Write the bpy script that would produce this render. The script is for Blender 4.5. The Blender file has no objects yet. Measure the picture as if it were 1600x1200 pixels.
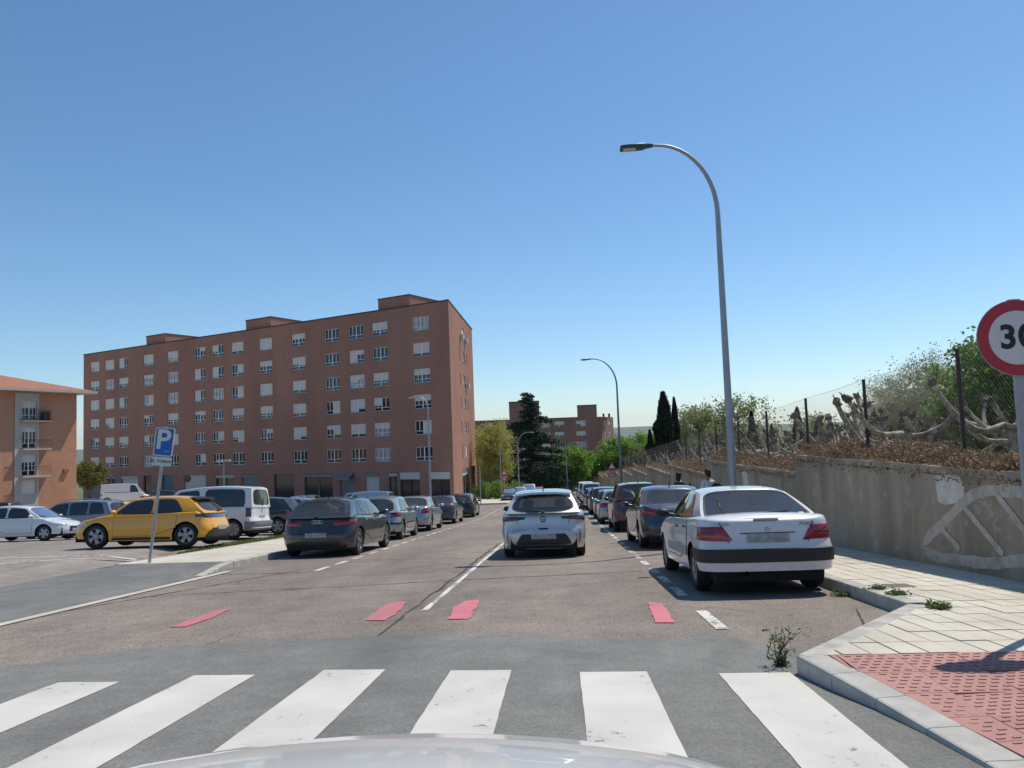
import bpy, bmesh, math, random
import numpy as np
from mathutils import Vector, Matrix
R = math.radians
random.seed(11); rng = np.random.default_rng(11)
scene = bpy.context.scene
col = scene.collection

# ---------------------------------------------------------------- camera, sky, sun, exposure
SUN_EL, SUN_AZ = R(60), R(45)            # azimuth measured from the street direction (+Y) towards +X
cam = bpy.data.cameras.new('camera'); camo = bpy.data.objects.new('camera', cam); col.objects.link(camo)
cam.sensor_width = 36; cam.lens = 27; cam.clip_start = .05; cam.clip_end = 20000
camo.matrix_world = (Matrix.Translation((0, 0, 1.33)) @ Matrix.Rotation(R(3.4), 4, 'Z')
                     @ Matrix.Rotation(R(90 + 4.1), 4, 'X') @ Matrix.Rotation(R(-2.1), 4, 'Z'))
scene.camera = camo
world = bpy.data.worlds.new('World'); scene.world = world; world.use_nodes = True
wn = world.node_tree; bg = wn.nodes['Background']
sky = wn.nodes.new('ShaderNodeTexSky'); sky.sky_type = 'NISHITA'; sky.sun_disc = False
sky.sun_elevation = SUN_EL; sky.sun_rotation = SUN_AZ; sky.altitude = 600
sky.air_density = 1.0; sky.dust_density = 0.3; sky.ozone_density = 4.0
hs = wn.nodes.new('ShaderNodeHueSaturation'); hs.inputs[0].default_value = .495; hs.inputs[1].default_value = 1.1
wn.links.new(sky.outputs[0], hs.inputs[4]); wn.links.new(hs.outputs[0], bg.inputs[0]); bg.inputs[1].default_value = .134
sun = bpy.data.lights.new('sun', 'SUN'); sun.energy = 4.2; sun.angle = R(.53); sun.color = (1, .93, .82)
suno = bpy.data.objects.new('sun', sun); col.objects.link(suno)
sd = Vector((math.sin(SUN_AZ) * math.cos(SUN_EL), math.cos(SUN_AZ) * math.cos(SUN_EL), math.sin(SUN_EL)))
suno.rotation_euler = sd.to_track_quat('Z', 'Y').to_euler(); suno.location = sd * 60
vs = scene.view_settings; vs.view_transform = 'Standard'; vs.look = 'None'; vs.gamma = 1; vs.exposure = 0.0
vs.use_curve_mapping = False

# ---------------------------------------------------------------- the lie of the land
def G(y):
    if y < 47: return -.0725 * y
    if y < 90: return -.0725 * 47 - .053 * (y - 47)
    if y < 900: return -5.6865 - .063 * (y - 90)
    return -56.7165
LY, LZ = (0., 12., 20., 35., 60.), (0., .1, .22, .06, .06)
def lot_rise(y): return float(np.interp(y, LY, LZ))
def ground(x, y):
    if x >= -9.85: return G(y)
    up = 1.1 * min(1., max(0., (-28 - x) / 15.)) * min(1., max(0., (y - 50) / 20.))       # the land climbs towards the long block
    return G(y) + lot_rise(y) * min(1., (-9.85 - x) / 1.5) + up
def garden(x, y):
    return 1.2 - .052 * y - .035 * (x - 5.5)
def slope_rot(x, y):
    e = .5
    n = Vector((-(ground(x + e, y) - ground(x - e, y)), -(ground(x, y + e) - ground(x, y - e)), 2 * e)).normalized()
    return Vector((0, 0, 1)).rotation_difference(n).to_matrix().to_4x4()

# ---------------------------------------------------------------- materials
MATS = {}
def nodes_of(name):
    m = bpy.data.materials.new(name); m.use_nodes = True
    nt = m.node_tree; b = nt.nodes['Principled BSDF']; MATS[name] = m
    return m, nt, b
def N(nt, t, **k):
    n = nt.nodes.new(t)
    for a, v in k.items():
        if a.startswith('i_'):
            s = a[2:]; s = int(s) if s.isdigit() else s
            n.inputs[s].default_value = v
        else: setattr(n, a, v)
    return n
def ramp(nt, fac, stops):
    r = nt.nodes.new('ShaderNodeValToRGB'); e = r.color_ramp.elements
    while len(e) < len(stops): e.new(.5)
    for el, (p, c) in zip(e, stops):
        el.position = p; el.color = (*c, 1) if len(c) == 3 else c
    nt.links.new(fac, r.inputs[0]); return r.outputs[0]
def mixc(nt, fac, a, b, mode='MIX'):
    m = nt.nodes.new('ShaderNodeMix'); m.data_type = 'RGBA'; m.blend_type = mode
    for s, v in ((0, fac), (6, a), (7, b)):
        if isinstance(v, bpy.types.NodeSocket): nt.links.new(v, m.inputs[s])
        elif s == 0: m.inputs[0].default_value = v
        else: m.inputs[s].default_value = (*v, 1)
    return m.outputs[2]
def coord(nt, world_pos=False):
    if world_pos: return N(nt, 'ShaderNodeNewGeometry').outputs['Position']
    return N(nt, 'ShaderNodeTexCoord').outputs['Object']
def noise(nt, vec, scale, detail=4, rough=.55, dist=0., sc=None):
    if sc:
        mp = N(nt, 'ShaderNodeMapping'); mp.inputs['Scale'].default_value = sc; nt.links.new(vec, mp.inputs[0]); vec = mp.outputs[0]
    n = N(nt, 'ShaderNodeTexNoise', i_Scale=scale, i_Detail=detail, i_Roughness=rough, i_Distortion=dist)
    nt.links.new(vec, n.inputs['Vector']); return n.outputs[0]
def bump(nt, b, h, strength=.3, dist=.02):
    n = N(nt, 'ShaderNodeBump', i_Strength=strength, i_Distance=dist); nt.links.new(h, n.inputs['Height'])
    nt.links.new(n.outputs[0], b.inputs['Normal'])
def mul(c, k): return tuple(min(1, x * k) for x in c)
def plain(name, c, rough=.6, metal=0., var=.12, scale=6., bmp=0., bscale=40., coat=0., spec=.5, wp=False, emit=None):
    """base colour with soft mottling, optional fine relief"""
    m, nt, b = nodes_of(name)
    b.inputs['Roughness'].default_value = rough; b.inputs['Metallic'].default_value = metal
    b.inputs['Coat Weight'].default_value = coat; b.inputs['Coat Roughness'].default_value = .04
    b.inputs['Specular IOR Level'].default_value = spec
    v = coord(nt, wp)
    f = noise(nt, v, scale)
    cc = ramp(nt, f, ((.3, mul(c, 1 - var)), (.7, mul(c, 1 + var))))
    nt.links.new(cc, b.inputs['Base Color'])
    if bmp: bump(nt, b, noise(nt, v, bscale, 3), bmp, .01)
    return m
def asphalt(name, c, patch, aggr=.6, rough=.85, crack=True, wear=None):
    m, nt, b = nodes_of(name); v = coord(nt, True)
    b.inputs['Roughness'].default_value = rough; b.inputs['Specular IOR Level'].default_value = .3
    big = noise(nt, v, .22, 4, .6, .4, (1, .45, 1)); c1 = ramp(nt, big, ((.36, patch), (.62, c)))
    mid = noise(nt, v, 1.7, 5, .65); c2 = mixc(nt, .55, c1, ramp(nt, mid, ((.3, (.35,) * 3), (.7, (.62,) * 3))), 'OVERLAY')
    # paler wheel tracks along the street
    st = noise(nt, v, 1.1, 3, .5, 0, (1, .03, 1)); c2 = mixc(nt, .35, c2, ramp(nt, st, ((.35, (.38,) * 3), (.65, (.6,) * 3))), 'OVERLAY')
    fine = noise(nt, v, 48, 3, .85); c3 = mixc(nt, aggr, c2, ramp(nt, fine, ((.36, (.08,) * 3), (.5, (.5,) * 3), (.66, (.95,) * 3))), 'OVERLAY')
    oil = noise(nt, v, .9, 5, .6, .8, (1, .35, 1)); c3 = mixc(nt, ramp(nt, oil, ((.57, (0,) * 3), (.7, (.45,) * 3))), c3, mul(c, .45))
    lt = noise(nt, v, 6.5, 4, .7); c3 = mixc(nt, .3, c3, ramp(nt, lt, ((.3, (.34,) * 3), (.7, (.64,) * 3))), 'OVERLAY')
    out = c3
    if crack:
        mp = N(nt, 'ShaderNodeVectorMath', operation='ADD'); nt.links.new(v, mp.inputs[0])
        nn = N(nt, 'ShaderNodeTexNoise', i_Scale=.9, i_Detail=5); nt.links.new(v, nn.inputs['Vector'])
        sc = N(nt, 'ShaderNodeVectorMath', operation='SCALE', i_Scale=1.6); nt.links.new(nn.outputs[1], sc.inputs[0]); nt.links.new(sc.outputs[0], mp.inputs[1])
        vo = N(nt, 'ShaderNodeTexVoronoi', feature='DISTANCE_TO_EDGE', i_Scale=.28); nt.links.new(mp.outputs[0], vo.inputs['Vector'])
        k = ramp(nt, vo.outputs[0], ((.0, (1,) * 3), (.0045, (0,) * 3)))
        br = noise(nt, v, .6, 2); kk = N(nt, 'ShaderNodeMath', operation='MULTIPLY'); nt.links.new(k, kk.inputs[0])
        nt.links.new(ramp(nt, br, ((.46, (0,) * 3), (.56, (.8,) * 3))), kk.inputs[1])
        out = mixc(nt, kk.outputs[0], c3, (.045, .04, .037))
    nt.links.new(out, b.inputs['Base Color']); bump(nt, b, fine, .35, .006)
    return m
def paving(name, c):
    m, nt, b = nodes_of(name); v = coord(nt, True); b.inputs['Roughness'].default_value = .82
    a = noise(nt, v, .8, 6, .65, .4); d = noise(nt, v, 7, 7, .75); g = noise(nt, v, 60, 3, .7)
    col_ = ramp(nt, a, ((.32, mul(c, .78)), (.6, c)))
    col_ = mixc(nt, ramp(nt, d, ((.58, (0,) * 3), (.72, (.4,) * 3))), col_, mul(c, .5))
    col_ = mixc(nt, .3, col_, ramp(nt, g, ((.3, (.3,) * 3), (.7, (.68,) * 3))), 'OVERLAY')
    isl = N(nt, 'ShaderNodeObjectInfo'); col_ = mixc(nt, .25, col_, ramp(nt, isl.outputs['Random'], ((0, (.4,) * 3), (1, (.58,) * 3))), 'OVERLAY')
    nt.links.new(col_, b.inputs['Base Color']); bump(nt, b, g, .25, .006); return m
def worn_paint(name, c, under, amount=.5, scale=9):
    m, nt, b = nodes_of(name); v = coord(nt, True); b.inputs['Roughness'].default_value = .7
    f = noise(nt, v, scale, 8, .72); g = noise(nt, v, 1.3, 4)
    ad = N(nt, 'ShaderNodeMath', operation='ADD'); nt.links.new(f, ad.inputs[0])
    s = N(nt, 'ShaderNodeMath', operation='MULTIPLY', i_1=.5); nt.links.new(g, s.inputs[0]); nt.links.new(s.outputs[0], ad.inputs[1])
    w = ramp(nt, ad.outputs[0], ((amount - .02, (1,) * 3), (amount + .05, (0,) * 3)))
    dirt = ramp(nt, g, ((.3, mul(c, .8)), (.65, c)))
    nt.links.new(mixc(nt, w, dirt, under), b.inputs['Base Color']); bump(nt, b, noise(nt, v, 90, 2), .2, .004)
    return m
def brick(name, c, mortar, var=.18, scale=1., stain=.25):
    m, nt, b = nodes_of(name); v = coord(nt); b.inputs['Roughness'].default_value = .85; b.inputs['Specular IOR Level'].default_value = .2
    sep = N(nt, 'ShaderNodeSeparateXYZ'); nt.links.new(v, sep.inputs[0]); cmb = N(nt, 'ShaderNodeCombineXYZ')
    ad = N(nt, 'ShaderNodeMath', operation='ADD'); nt.links.new(sep.outputs[0], ad.inputs[0]); nt.links.new(sep.outputs[1], ad.inputs[1])
    nt.links.new(ad.outputs[0], cmb.inputs[0]); nt.links.new(sep.outputs[2], cmb.inputs[1])
    bt = N(nt, 'ShaderNodeTexBrick', i_Scale=scale); bt.inputs['Brick Width'].default_value = .26; bt.inputs['Row Height'].default_value = .075
    bt.inputs['Mortar Size'].default_value = .008; bt.inputs['Color1'].default_value = (*mul(c, 1 - var), 1); bt.inputs['Color2'].default_value = (*mul(c, 1 + var), 1)
    bt.inputs['Mortar'].default_value = (*mortar, 1); nt.links.new(cmb.outputs[0], bt.inputs['Vector'])
    f = noise(nt, v, .22, 5, .6, .3, (1, 1, .35))
    o = mixc(nt, stain * 2, bt.outputs[0], ramp(nt, f, ((.33, (.36,) * 3), (.68, (.62,) * 3))), 'OVERLAY')
    nt.links.new(o, b.inputs['Base Color']); return m
def paint(name, c, metal=0., rough=.35, dust=.12):
    m, nt, b = nodes_of(name); v = coord(nt)
    b.inputs['Metallic'].default_value = metal; b.inputs['Roughness'].default_value = rough
    b.inputs['Coat Weight'].default_value = 1.; b.inputs['Coat Roughness'].default_value = .045
    f = noise(nt, v, 3.2, 6, .65)
    d = ramp(nt, f, ((.42, (0,) * 3), (.75, (dust,) * 3)))
    nt.links.new(mixc(nt, d, c, (.38, .34, .29)), b.inputs['Base Color'])
    nt.links.new(ramp(nt, f, ((.4, (.03,) * 3), (.8, (.16,) * 3))), b.inputs['Coat Roughness'])
    return m
def leafmat(name, c1, c2, trans=.35, cm=None):
    m, nt, b = nodes_of(name); g = N(nt, 'ShaderNodeNewGeometry')
    cc = ramp(nt, g.outputs['Random Per Island'], ((0, c1), (.5, cm), (1, c2)) if cm else ((0, c1), (1, c2)))
    b.inputs['Roughness'].default_value = .55; b.inputs['Specular IOR Level'].default_value = .25
    nt.links.new(cc, b.inputs['Base Color'])
    t = N(nt, 'ShaderNodeBsdfTranslucent'); nt.links.new(cc, t.inputs[0])
    mx = N(nt, 'ShaderNodeMixShader', i_0=trans); nt.links.new(b.outputs[0], mx.inputs[1]); nt.links.new(t.outputs[0], mx.inputs[2])
    nt.links.new(mx.outputs[0], nt.nodes['Material Output'].inputs[0]); return m
def glass(name, tint, rough=.02, dust=.06):
    m, nt, b = nodes_of(name); nt.nodes.remove(b)
    t = N(nt, 'ShaderNodeBsdfTransparent'); t.inputs[0].default_value = (*tint, 1)
    g = N(nt, 'ShaderNodeBsdfGlossy', i_Roughness=rough); f = N(nt, 'ShaderNodeFresnel', i_IOR=1.75)
    mx = N(nt, 'ShaderNodeMixShader'); nt.links.new(f.outputs[0], mx.inputs[0]); nt.links.new(t.outputs[0], mx.inputs[1]); nt.links.new(g.outputs[0], mx.inputs[2])
    du = N(nt, 'ShaderNodeBsdfDiffuse'); du.inputs[0].default_value = (.5, .5, .48, 1); m2 = N(nt, 'ShaderNodeMixShader', i_0=dust)
    nt.links.new(mx.outputs[0], m2.inputs[1]); nt.links.new(du.outputs[0], m2.inputs[2]); nt.links.new(m2.outputs[0], nt.nodes['Material Output'].inputs[0]); return m

OLD = (.26, .215, .18)
asphalt('asphalt_old', OLD, (.195, .163, .138))
asphalt('asphalt_new', (.2, .196, .18), (.165, .163, .15), .3, .8, False)
asphalt('asphalt_entry', (.19, .188, .175), (.16, .16, .152), .15, .85, False)
asphalt('asphalt_lot', (.29, .255, .225), (.235, .205, .18), .22)
worn_paint('road_white', (.62, .6, .54), (.19, .18, .165), .56, 11)
worn_paint('line_white', (.66, .63, .56), (.2, .175, .155), .7, 14)
worn_paint('line_thin', (.7, .67, .6), (.22, .185, .16), .68, 16)
worn_paint('pink_paint', (.6, .17, .2), (.25, .2, .17), .63, 22)
plain('crack_tar', (.05, .045, .04), .9, wp=True)
plain('kerb_stone', (.4, .385, .345), .85, var=.25, scale=5, bmp=.4, bscale=60, wp=True)
plain('kerb_pale', (.42, .405, .37), .85, var=.15, scale=6, bmp=.3, bscale=80, wp=True)
paving('tile_cream', (.6, .55, .45))
paving('concrete_cream', (.58, .53, .44))
paving('tile_red', (.44, .225, .19))
plain('joint', (.16, .15, .125), .95, wp=True)
plain('iron', (.36, .33, .27), .7, .3, wp=True)
plain('dry_soil', (.2, .15, .1), .95, var=.35, scale=.7, bmp=.6, bscale=8, wp=True)
plain('steel', (.42, .43, .44), .45, .75, var=.1, scale=9)
plain('lamp_blue', (.16, .19, .24), .45, .55, var=.12, scale=5)
plain('lamp_grey', (.36, .38, .41), .5, .5, var=.1, scale=5)
plain('lamp_green', (.045, .085, .06), .5, .2)
plain('lamp_lens', (.62, .6, .5), .35)
plain('galv_post', (.4, .41, .42), .6, .45, var=.12, scale=7)
plain('sign_red', (.42, .03, .045), .45, var=.06); plain('sign_white', (.66, .66, .63), .45, var=.05)
plain('sign_black', (.015, .015, .017), .5); plain('sign_blue', (.01, .12, .46), .4, var=.06); plain('sign_back', (.35, .36, .37), .5, .6)
plain('rust_post', (.075, .05, .045), .8, .2, var=.3, scale=12); plain('wire', (.16, .16, .155), .6, .5)
plain('bark_brown', (.15, .115, .085), .95, var=.35, scale=7, bmp=.6, bscale=25)
plain('bark_grey', (.2, .175, .15), .95, var=.3, scale=7, bmp=.5, bscale=25)
plain('knob', (.12, .09, .065), .95, var=.4, scale=14, bmp=.8, bscale=30)
def plane_bark():
    m, nt, b = nodes_of('bark_plane'); v = coord(nt); b.inputs['Roughness'].default_value = .85
    f = noise(nt, v, 5.5, 4, .6, 1.2)
    nt.links.new(ramp(nt, f, ((.36, (.15, .12, .08)), (.47, (.28, .23, .16)), (.62, (.5, .44, .33)))), b.inputs['Base Color'])
    bump(nt, b, noise(nt, v, 20, 4), .3, .02)
plane_bark()
leafmat('leaf_bright', (.13, .26, .03), (.28, .44, .07)); leafmat('leaf_yellow', (.32, .33, .06), (.56, .54, .16))
leafmat('leaf_mid', (.1, .2, .03), (.25, .38, .09)); leafmat('leaf_dark', (.012, .03, .016), (.04, .07, .032), .15)
leafmat('leaf_cypress', (.01, .02, .011), (.03, .048, .02), .1); leafmat('leaf_pale', (.2, .25, .08), (.4, .44, .2))
leafmat('leaf_blossom', (.3, .3, .16), (.58, .56, .4)); leafmat('leaf_dry', (.21, .125, .085), (.44, .32, .21), .25, (.31, .17, .115)); leafmat('leaf_ivy', (.08, .11, .04), (.2, .22, .09), .25)
leafmat('leaf_olive', (.07, .085, .02), (.26, .25, .07)); leafmat('grass', (.1, .14, .03), (.26, .28, .09)); leafmat('weed', (.06, .1, .03), (.16, .2, .08))
brick('brick_main', (.385, .178, .125), (.36, .25, .195), .13, 1., .24); brick('brick_far', (.3, .145, .105), (.3, .23, .19)); brick('brick_orange', (.58, .27, .155), (.44, .32, .25), .12)
plain('coping', (.1, .06, .05), .8); plain('roof_felt', (.22, .2, .18), .9)
plain('pvc', (.8, .8, .79), .4, var=.03); plain('blind', (.72, .68, .62), .6, var=.08, scale=.8); plain('blind_warm', (.47, .42, .38), .6, var=.08)
plain('pane', (.012, .016, .02), .04, spec=.8, var=.3, scale=.6); plain('curtain', (.4, .4, .4), .12, var=.35, scale=2., spec=.8)
plain('shop_dark', (.018, .018, .02), .15, spec=.6); plain('shop_white', (.6, .58, .53), .6, var=.07); plain('shop_blue', (.05, .13, .2), .5); plain('shop_grey', (.22, .22, .22), .6)
plain('stucco', (.5, .47, .42), .85, var=.1, scale=1.); plain('stone_base', (.5, .46, .4), .9, var=.2, scale=2.5)
plain('roof_tile', (.33, .14, .08), .8, var=.22, scale=3.); plain('eave', (.5, .44, .36), .8); plain('balcony_iron', (.03, .028, .028), .5, .3)
plain('acunit', (.55, .55, .53), .5)
def wall_render():
    m, nt, b = nodes_of('wall_render'); v = coord(nt, True); b.inputs['Roughness'].default_value = .9; b.inputs['Specular IOR Level'].default_value = .2
    f = noise(nt, v, .55, 6, .62, .4); c1 = ramp(nt, f, ((.3, (.28, .23, .17)), (.52, (.35, .29, .22)), (.75, (.42, .35, .27))))
    dr = noise(nt, v, 1.6, 4, .6, 0, (1, 1, .12)); c2 = mixc(nt, .55, c1, ramp(nt, dr, ((.3, (.26,) * 3), (.68, (.68,) * 3))), 'OVERLAY')
    sp = noise(nt, v, 2.6, 8, .75, .6); c3 = mixc(nt, ramp(nt, sp, ((.55, (0,) * 3), (.66, (.6,) * 3))), c2, (.56, .49, .4))
    sp2 = noise(nt, v, 5.1, 6, .7, .3); c3 = mixc(nt, ramp(nt, sp2, ((.3, (.7,) * 3), (.38, (0,) * 3))), c3, (.15, .125, .1))
    nt.links.new(c3, b.inputs['Base Color']); bump(nt, b, noise(nt, v, 14, 6, .7), .5, .03)
wall_render()
def graffiti():
    m, nt, b = nodes_of('graffiti_paint'); v = coord(nt, True); b.inputs['Roughness'].default_value = .85
    f = noise(nt, v, 6, 6, .7); nt.links.new(ramp(nt, f, ((.3, (.32, .27, .21)), (.58, (.5, .46, .4)))), b.inputs['Base Color'])
graffiti()
plain('wall_patch', (.6, .56, .5), .9, var=.2, scale=4, wp=True)
# cars
glass('car_glass', (.3, .34, .35), .02, .07); glass('tinted_glass', (.34, .36, .36), .02, .02); plain('dark_glass', (.02, .024, .028), .03, spec=1., var=.3, scale=1.5)
plain('rubber', (.018, .018, .018), .8); plain('trim', (.022, .022, .024), .55); plain('under', (.012, .012, .012), .9)
plain('alloy', (.3, .31, .32), .3, .85); plain('hubcap', (.3, .31, .32), .4, .6); plain('plate', (.34, .34, .34), .5, var=.35, scale=14)
plain('lining', (.035, .034, .034), .9); plain('seat', (.05, .05, .052), .9, var=.2)
plain('chrome', (.6, .61, .62), .15, 1.)
def lens(name, c, rough=.12, em=0):
    m = plain(name, c, rough, var=.15, scale=14, coat=1.); return m
lens('tail_red', (.3, .012, .02)); lens('tail_smoke', (.1, .02, .03)); lens('tail_dark', (.03, .03, .034)); lens('head_clear', (.45, .47, .49), .1); lens('tail_grey', (.22, .2, .2))
P = {}
for k, a in dict(silver=((.6, .595, .58), .5, .34), white=((.7, .7, .69), 0., .4), navy=((.035, .05, .07), .4, .3), maroon=((.11, .035, .045), .35, .3),
                 greysuv=((.1, .105, .115), .5, .3), black=((.012, .012, .014), .2, .3), dkgrey=((.05, .05, .05), .5, .3), silgreen=((.36, .41, .4), .7, .32),
                 silver2=((.4, .415, .42), .7, .32), yellow=((.78, .36, .01), .0, .35), dkgreen=((.03, .05, .05), .4, .3), greymini=((.32, .33, .335), .7, .32),
                 bluecar=((.06, .1, .17), .4, .3), lightblue=((.38, .44, .5), .6, .35), redcar=((.25, .03, .02), .2, .3), green2=((.1, .2, .16), .4, .3)).items():
    P[k] = paint('paint_' + k, *a)
plain('skin', (.42, .25, .18), .6); plain('hair', (.02, .014, .01), .7); plain('cloth_dark', (.03, .025, .03), .9); plain('cloth_white', (.62, .62, .64), .9)
plain('cloth_jean', (.05, .07, .12), .9); plain('bag', (.015, .015, .018), .8)

# ---------------------------------------------------------------- mesh helpers
def M(n): return P[n] if n in P else MATS[n]
def tag(o, label=None, cat=None, group=None, kind=None):
    if label: o['label'] = label
    if cat: o['category'] = cat
    if group: o['group'] = group
    if kind: o['kind'] = kind
    return o
def empty(name, loc=(0, 0, 0), rot=None):
    o = bpy.data.objects.new(name, None); col.objects.link(o)
    if rot is not None: o.matrix_world = Matrix.Translation(loc) @ rot
    else: o.location = loc
    o.empty_display_size = .2
    return o
def link(name, me, parent=None, loc=None, rot=None, scale=None):
    o = bpy.data.objects.new(name, me); col.objects.link(o)
    if parent: o.parent = parent
    if loc is not None: o.location = loc
    if rot is not None: o.rotation_euler = rot
    if scale is not None: o.scale = scale
    return o
class MB:
    def __init__(s): s.v = []; s.f = []; s.m = []
    def add(s, vs, fs, mi=0):
        o = len(s.v); s.v += [tuple(p) for p in vs]; s.f += [tuple(i + o for i in f) for f in fs]; s.m += [mi] * len(fs); return s
    def quad(s, a, b, c, d, mi=0): return s.add((a, b, c, d), ((0, 1, 2, 3),), mi)
    def box(s, a, b, mi=0, T=None):
        x0, y0, z0 = a; x1, y1, z1 = b
        v = [(x0, y0, z0), (x1, y0, z0), (x1, y1, z0), (x0, y1, z0), (x0, y0, z1), (x1, y0, z1), (x1, y1, z1), (x0, y1, z1)]
        if T is not None: v = [T @ Vector(p) for p in v]
        return s.add(v, ((3, 2, 1, 0), (4, 5, 6, 7), (0, 1, 5, 4), (1, 2, 6, 5), (2, 3, 7, 6), (3, 0, 4, 7)), mi)
    def tube(s, path, rad, n=6, mi=0, cap=True):
        path = [Vector(p) for p in path]; k = len(path)
        if not hasattr(rad, '__len__'): rad = [rad] * k
        vs = []; up = None
        for i, p in enumerate(path):
            t = (path[min(i + 1, k - 1)] - path[max(i - 1, 0)])
            t = t.normalized() if t.length > 1e-9 else Vector((0, 0, 1))
            if up is None: up = Vector((1, 0, 0)) if abs(t.x) < .8 else Vector((0, 1, 0))
            a = t.cross(up).normalized(); b = a.cross(t).normalized(); up = b
            for j in range(n):
                w = 2 * math.pi * j / n
                vs.append(p + (a * math.cos(w) + b * math.sin(w)) * rad[i])
        fs = [(i * n + j, i * n + (j + 1) % n, (i + 1) * n + (j + 1) % n, (i + 1) * n + j) for i in range(k - 1) for j in range(n)]
        if cap: fs += [tuple(range(n))[::-1], tuple((k - 1) * n + j for j in range(n))]
        return s.add(vs, fs, mi)
    def lathe(s, prof, n=24, axis='Z', mi=0, c=(0, 0, 0)):
        vs = []
        for r, h in prof:
            for j in range(n):
                w = 2 * math.pi * j / n; a, b = r * math.cos(w), r * math.sin(w)
                q = {'Z': (a, b, h), 'X': (h, a, b), 'Y': (b, h, a)}[axis]
                vs.append((q[0] + c[0], q[1] + c[1], q[2] + c[2]))
        fs = [(i * n + j, i * n + (j + 1) % n, (i + 1) * n + (j + 1) % n, (i + 1) * n + j) for i in range(len(prof) - 1) for j in range(n)]
        return s.add(vs, fs, mi)
    def grid(s, rows, mi=0, closed=False):
        n = len(rows[0]); vs = [p for r in rows for p in r]
        fs = []
        for i in range(len(rows) - 1):
            for j in range(n if closed else n - 1):
                k = (j + 1) % n
                fs.append((i * n + j, i * n + k, (i + 1) * n + k, (i + 1) * n + j))
        return s.add(vs, fs, mi)
    def blob(s, c, r, mi=0, nu=8, nv=6, jit=.15):
        rows = []
        for i in range(nv + 1):
            th = math.pi * i / nv; row = []
            for j in range(nu):
                ph = 2 * math.pi * j / nu; q = 1 + random.uniform(-jit, jit) if 0 < i < nv else 1
                row.append((c[0] + r[0] * q * math.sin(th) * math.cos(ph), c[1] + r[1] * q * math.sin(th) * math.sin(ph), c[2] + r[2] * q * math.cos(th)))
            rows.append(row)
        return s.grid(rows, mi, True)
    def mesh(s, name, mats, smooth=None):
        me = bpy.data.meshes.new(name); me.from_pydata(s.v, [], s.f)
        for m in (mats if isinstance(mats, (list, tuple)) else [mats]): me.materials.append(M(m) if isinstance(m, str) else m)
        me.polygons.foreach_set('material_index', s.m)
        if smooth:
            me.polygons.foreach_set('use_smooth', [True] * len(s.f)); me.set_sharp_from_angle(angle=R(smooth))
        me.update(); return me
    def build(s, name, mats, parent=None, smooth=None, loc=None, rot=None):
        return link(name, s.mesh(name, mats, smooth), parent, loc, rot)
def text_mesh(s, size, mat, depth=.001, shear=0, font_scale=1, bold=0):
    cu = bpy.data.curves.new('lettering', 'FONT'); cu.body = s; cu.size = size; cu.extrude = depth; cu.align_x = 'CENTER'; cu.align_y = 'CENTER'
    cu.shear = shear; cu.space_character = 1.08; cu.offset = bold; cu.resolution_u = 4
    o = bpy.data.objects.new('lettering', cu); col.objects.link(o)
    dg = bpy.context.evaluated_depsgraph_get(); me = bpy.data.meshes.new_from_object(o.evaluated_get(dg))
    bpy.data.objects.remove(o); bpy.data.curves.remove(cu)
    me.materials.clear(); me.materials.append(M(mat)); return me
def leaf_mesh(name, pts, size, mat, aspect=1.6, up=0.):
    """many small leaf faces at pts"""
    n = len(pts); a = rng.normal(size=(n, 3)); b = rng.normal(size=(n, 3))
    a[:, 2] += up; a /= np.linalg.norm(a, axis=1)[:, None]; b -= (b * a).sum(1)[:, None] * a; b /= np.linalg.norm(b, axis=1)[:, None]
    sz = size * rng.uniform(.55, 1.25, n)[:, None]; a *= sz * aspect * .5; b *= sz * .5
    v = np.stack([pts - a, pts + b * .9, pts + a, pts - b * .9], 1).reshape(-1, 3)
    me = bpy.data.meshes.new(name); me.vertices.add(4 * n); me.vertices.foreach_set('co', v.astype(np.float32).ravel())
    me.loops.add(4 * n); me.loops.foreach_set('vertex_index', np.arange(4 * n, dtype=np.int32))
    me.polygons.add(n); me.polygons.foreach_set('loop_start', np.arange(0, 4 * n, 4, dtype=np.int32))
    me.materials.append(M(mat)); me.update(); me.validate(); return me
# ---------------------------------------------------------------- terrain, streets, pavements
def sheet(name, xs, ys, mat, dz=0., parent=None, f=ground, kind=None):
    mb = MB(); rows = []
    for y in ys:
        xx = xs(y) if callable(xs) else xs
        rows.append([(x, y, f(x, y) + dz) for x in xx])
    mb.grid(rows)
    o = mb.build(name, mat, parent)
    if kind: o['kind'] = kind
    return o
def ragged(pts, step=.16, amp=.012):
    out = []
    for a, b_ in zip(pts, pts[1:] + pts[:1]):
        n = max(1, int(math.hypot(b_[0] - a[0], b_[1] - a[1]) / step))
        for k in range(n): t = k / n; out.append((a[0] + (b_[0] - a[0]) * t + random.uniform(-amp, amp), a[1] + (b_[1] - a[1]) * t + random.uniform(-amp, amp) * 1.6))
    return out
def poly(name, pts, mat, dz, parent=None, f=ground):
    if name in ('painted_mark', 'crosswalk_stripe', 'parking_line'): pts = ragged(pts, .12, {'painted_mark': .016, 'crosswalk_stripe': .0025, 'parking_line': .005}[name])
    mb = MB(); mb.add([(x, y, f(x, y) + dz) for x, y in pts], [tuple(range(len(pts)))])
    return mb.build(name, mat, parent)
def lin(a, b, n): return list(np.linspace(a, b, n))

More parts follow.
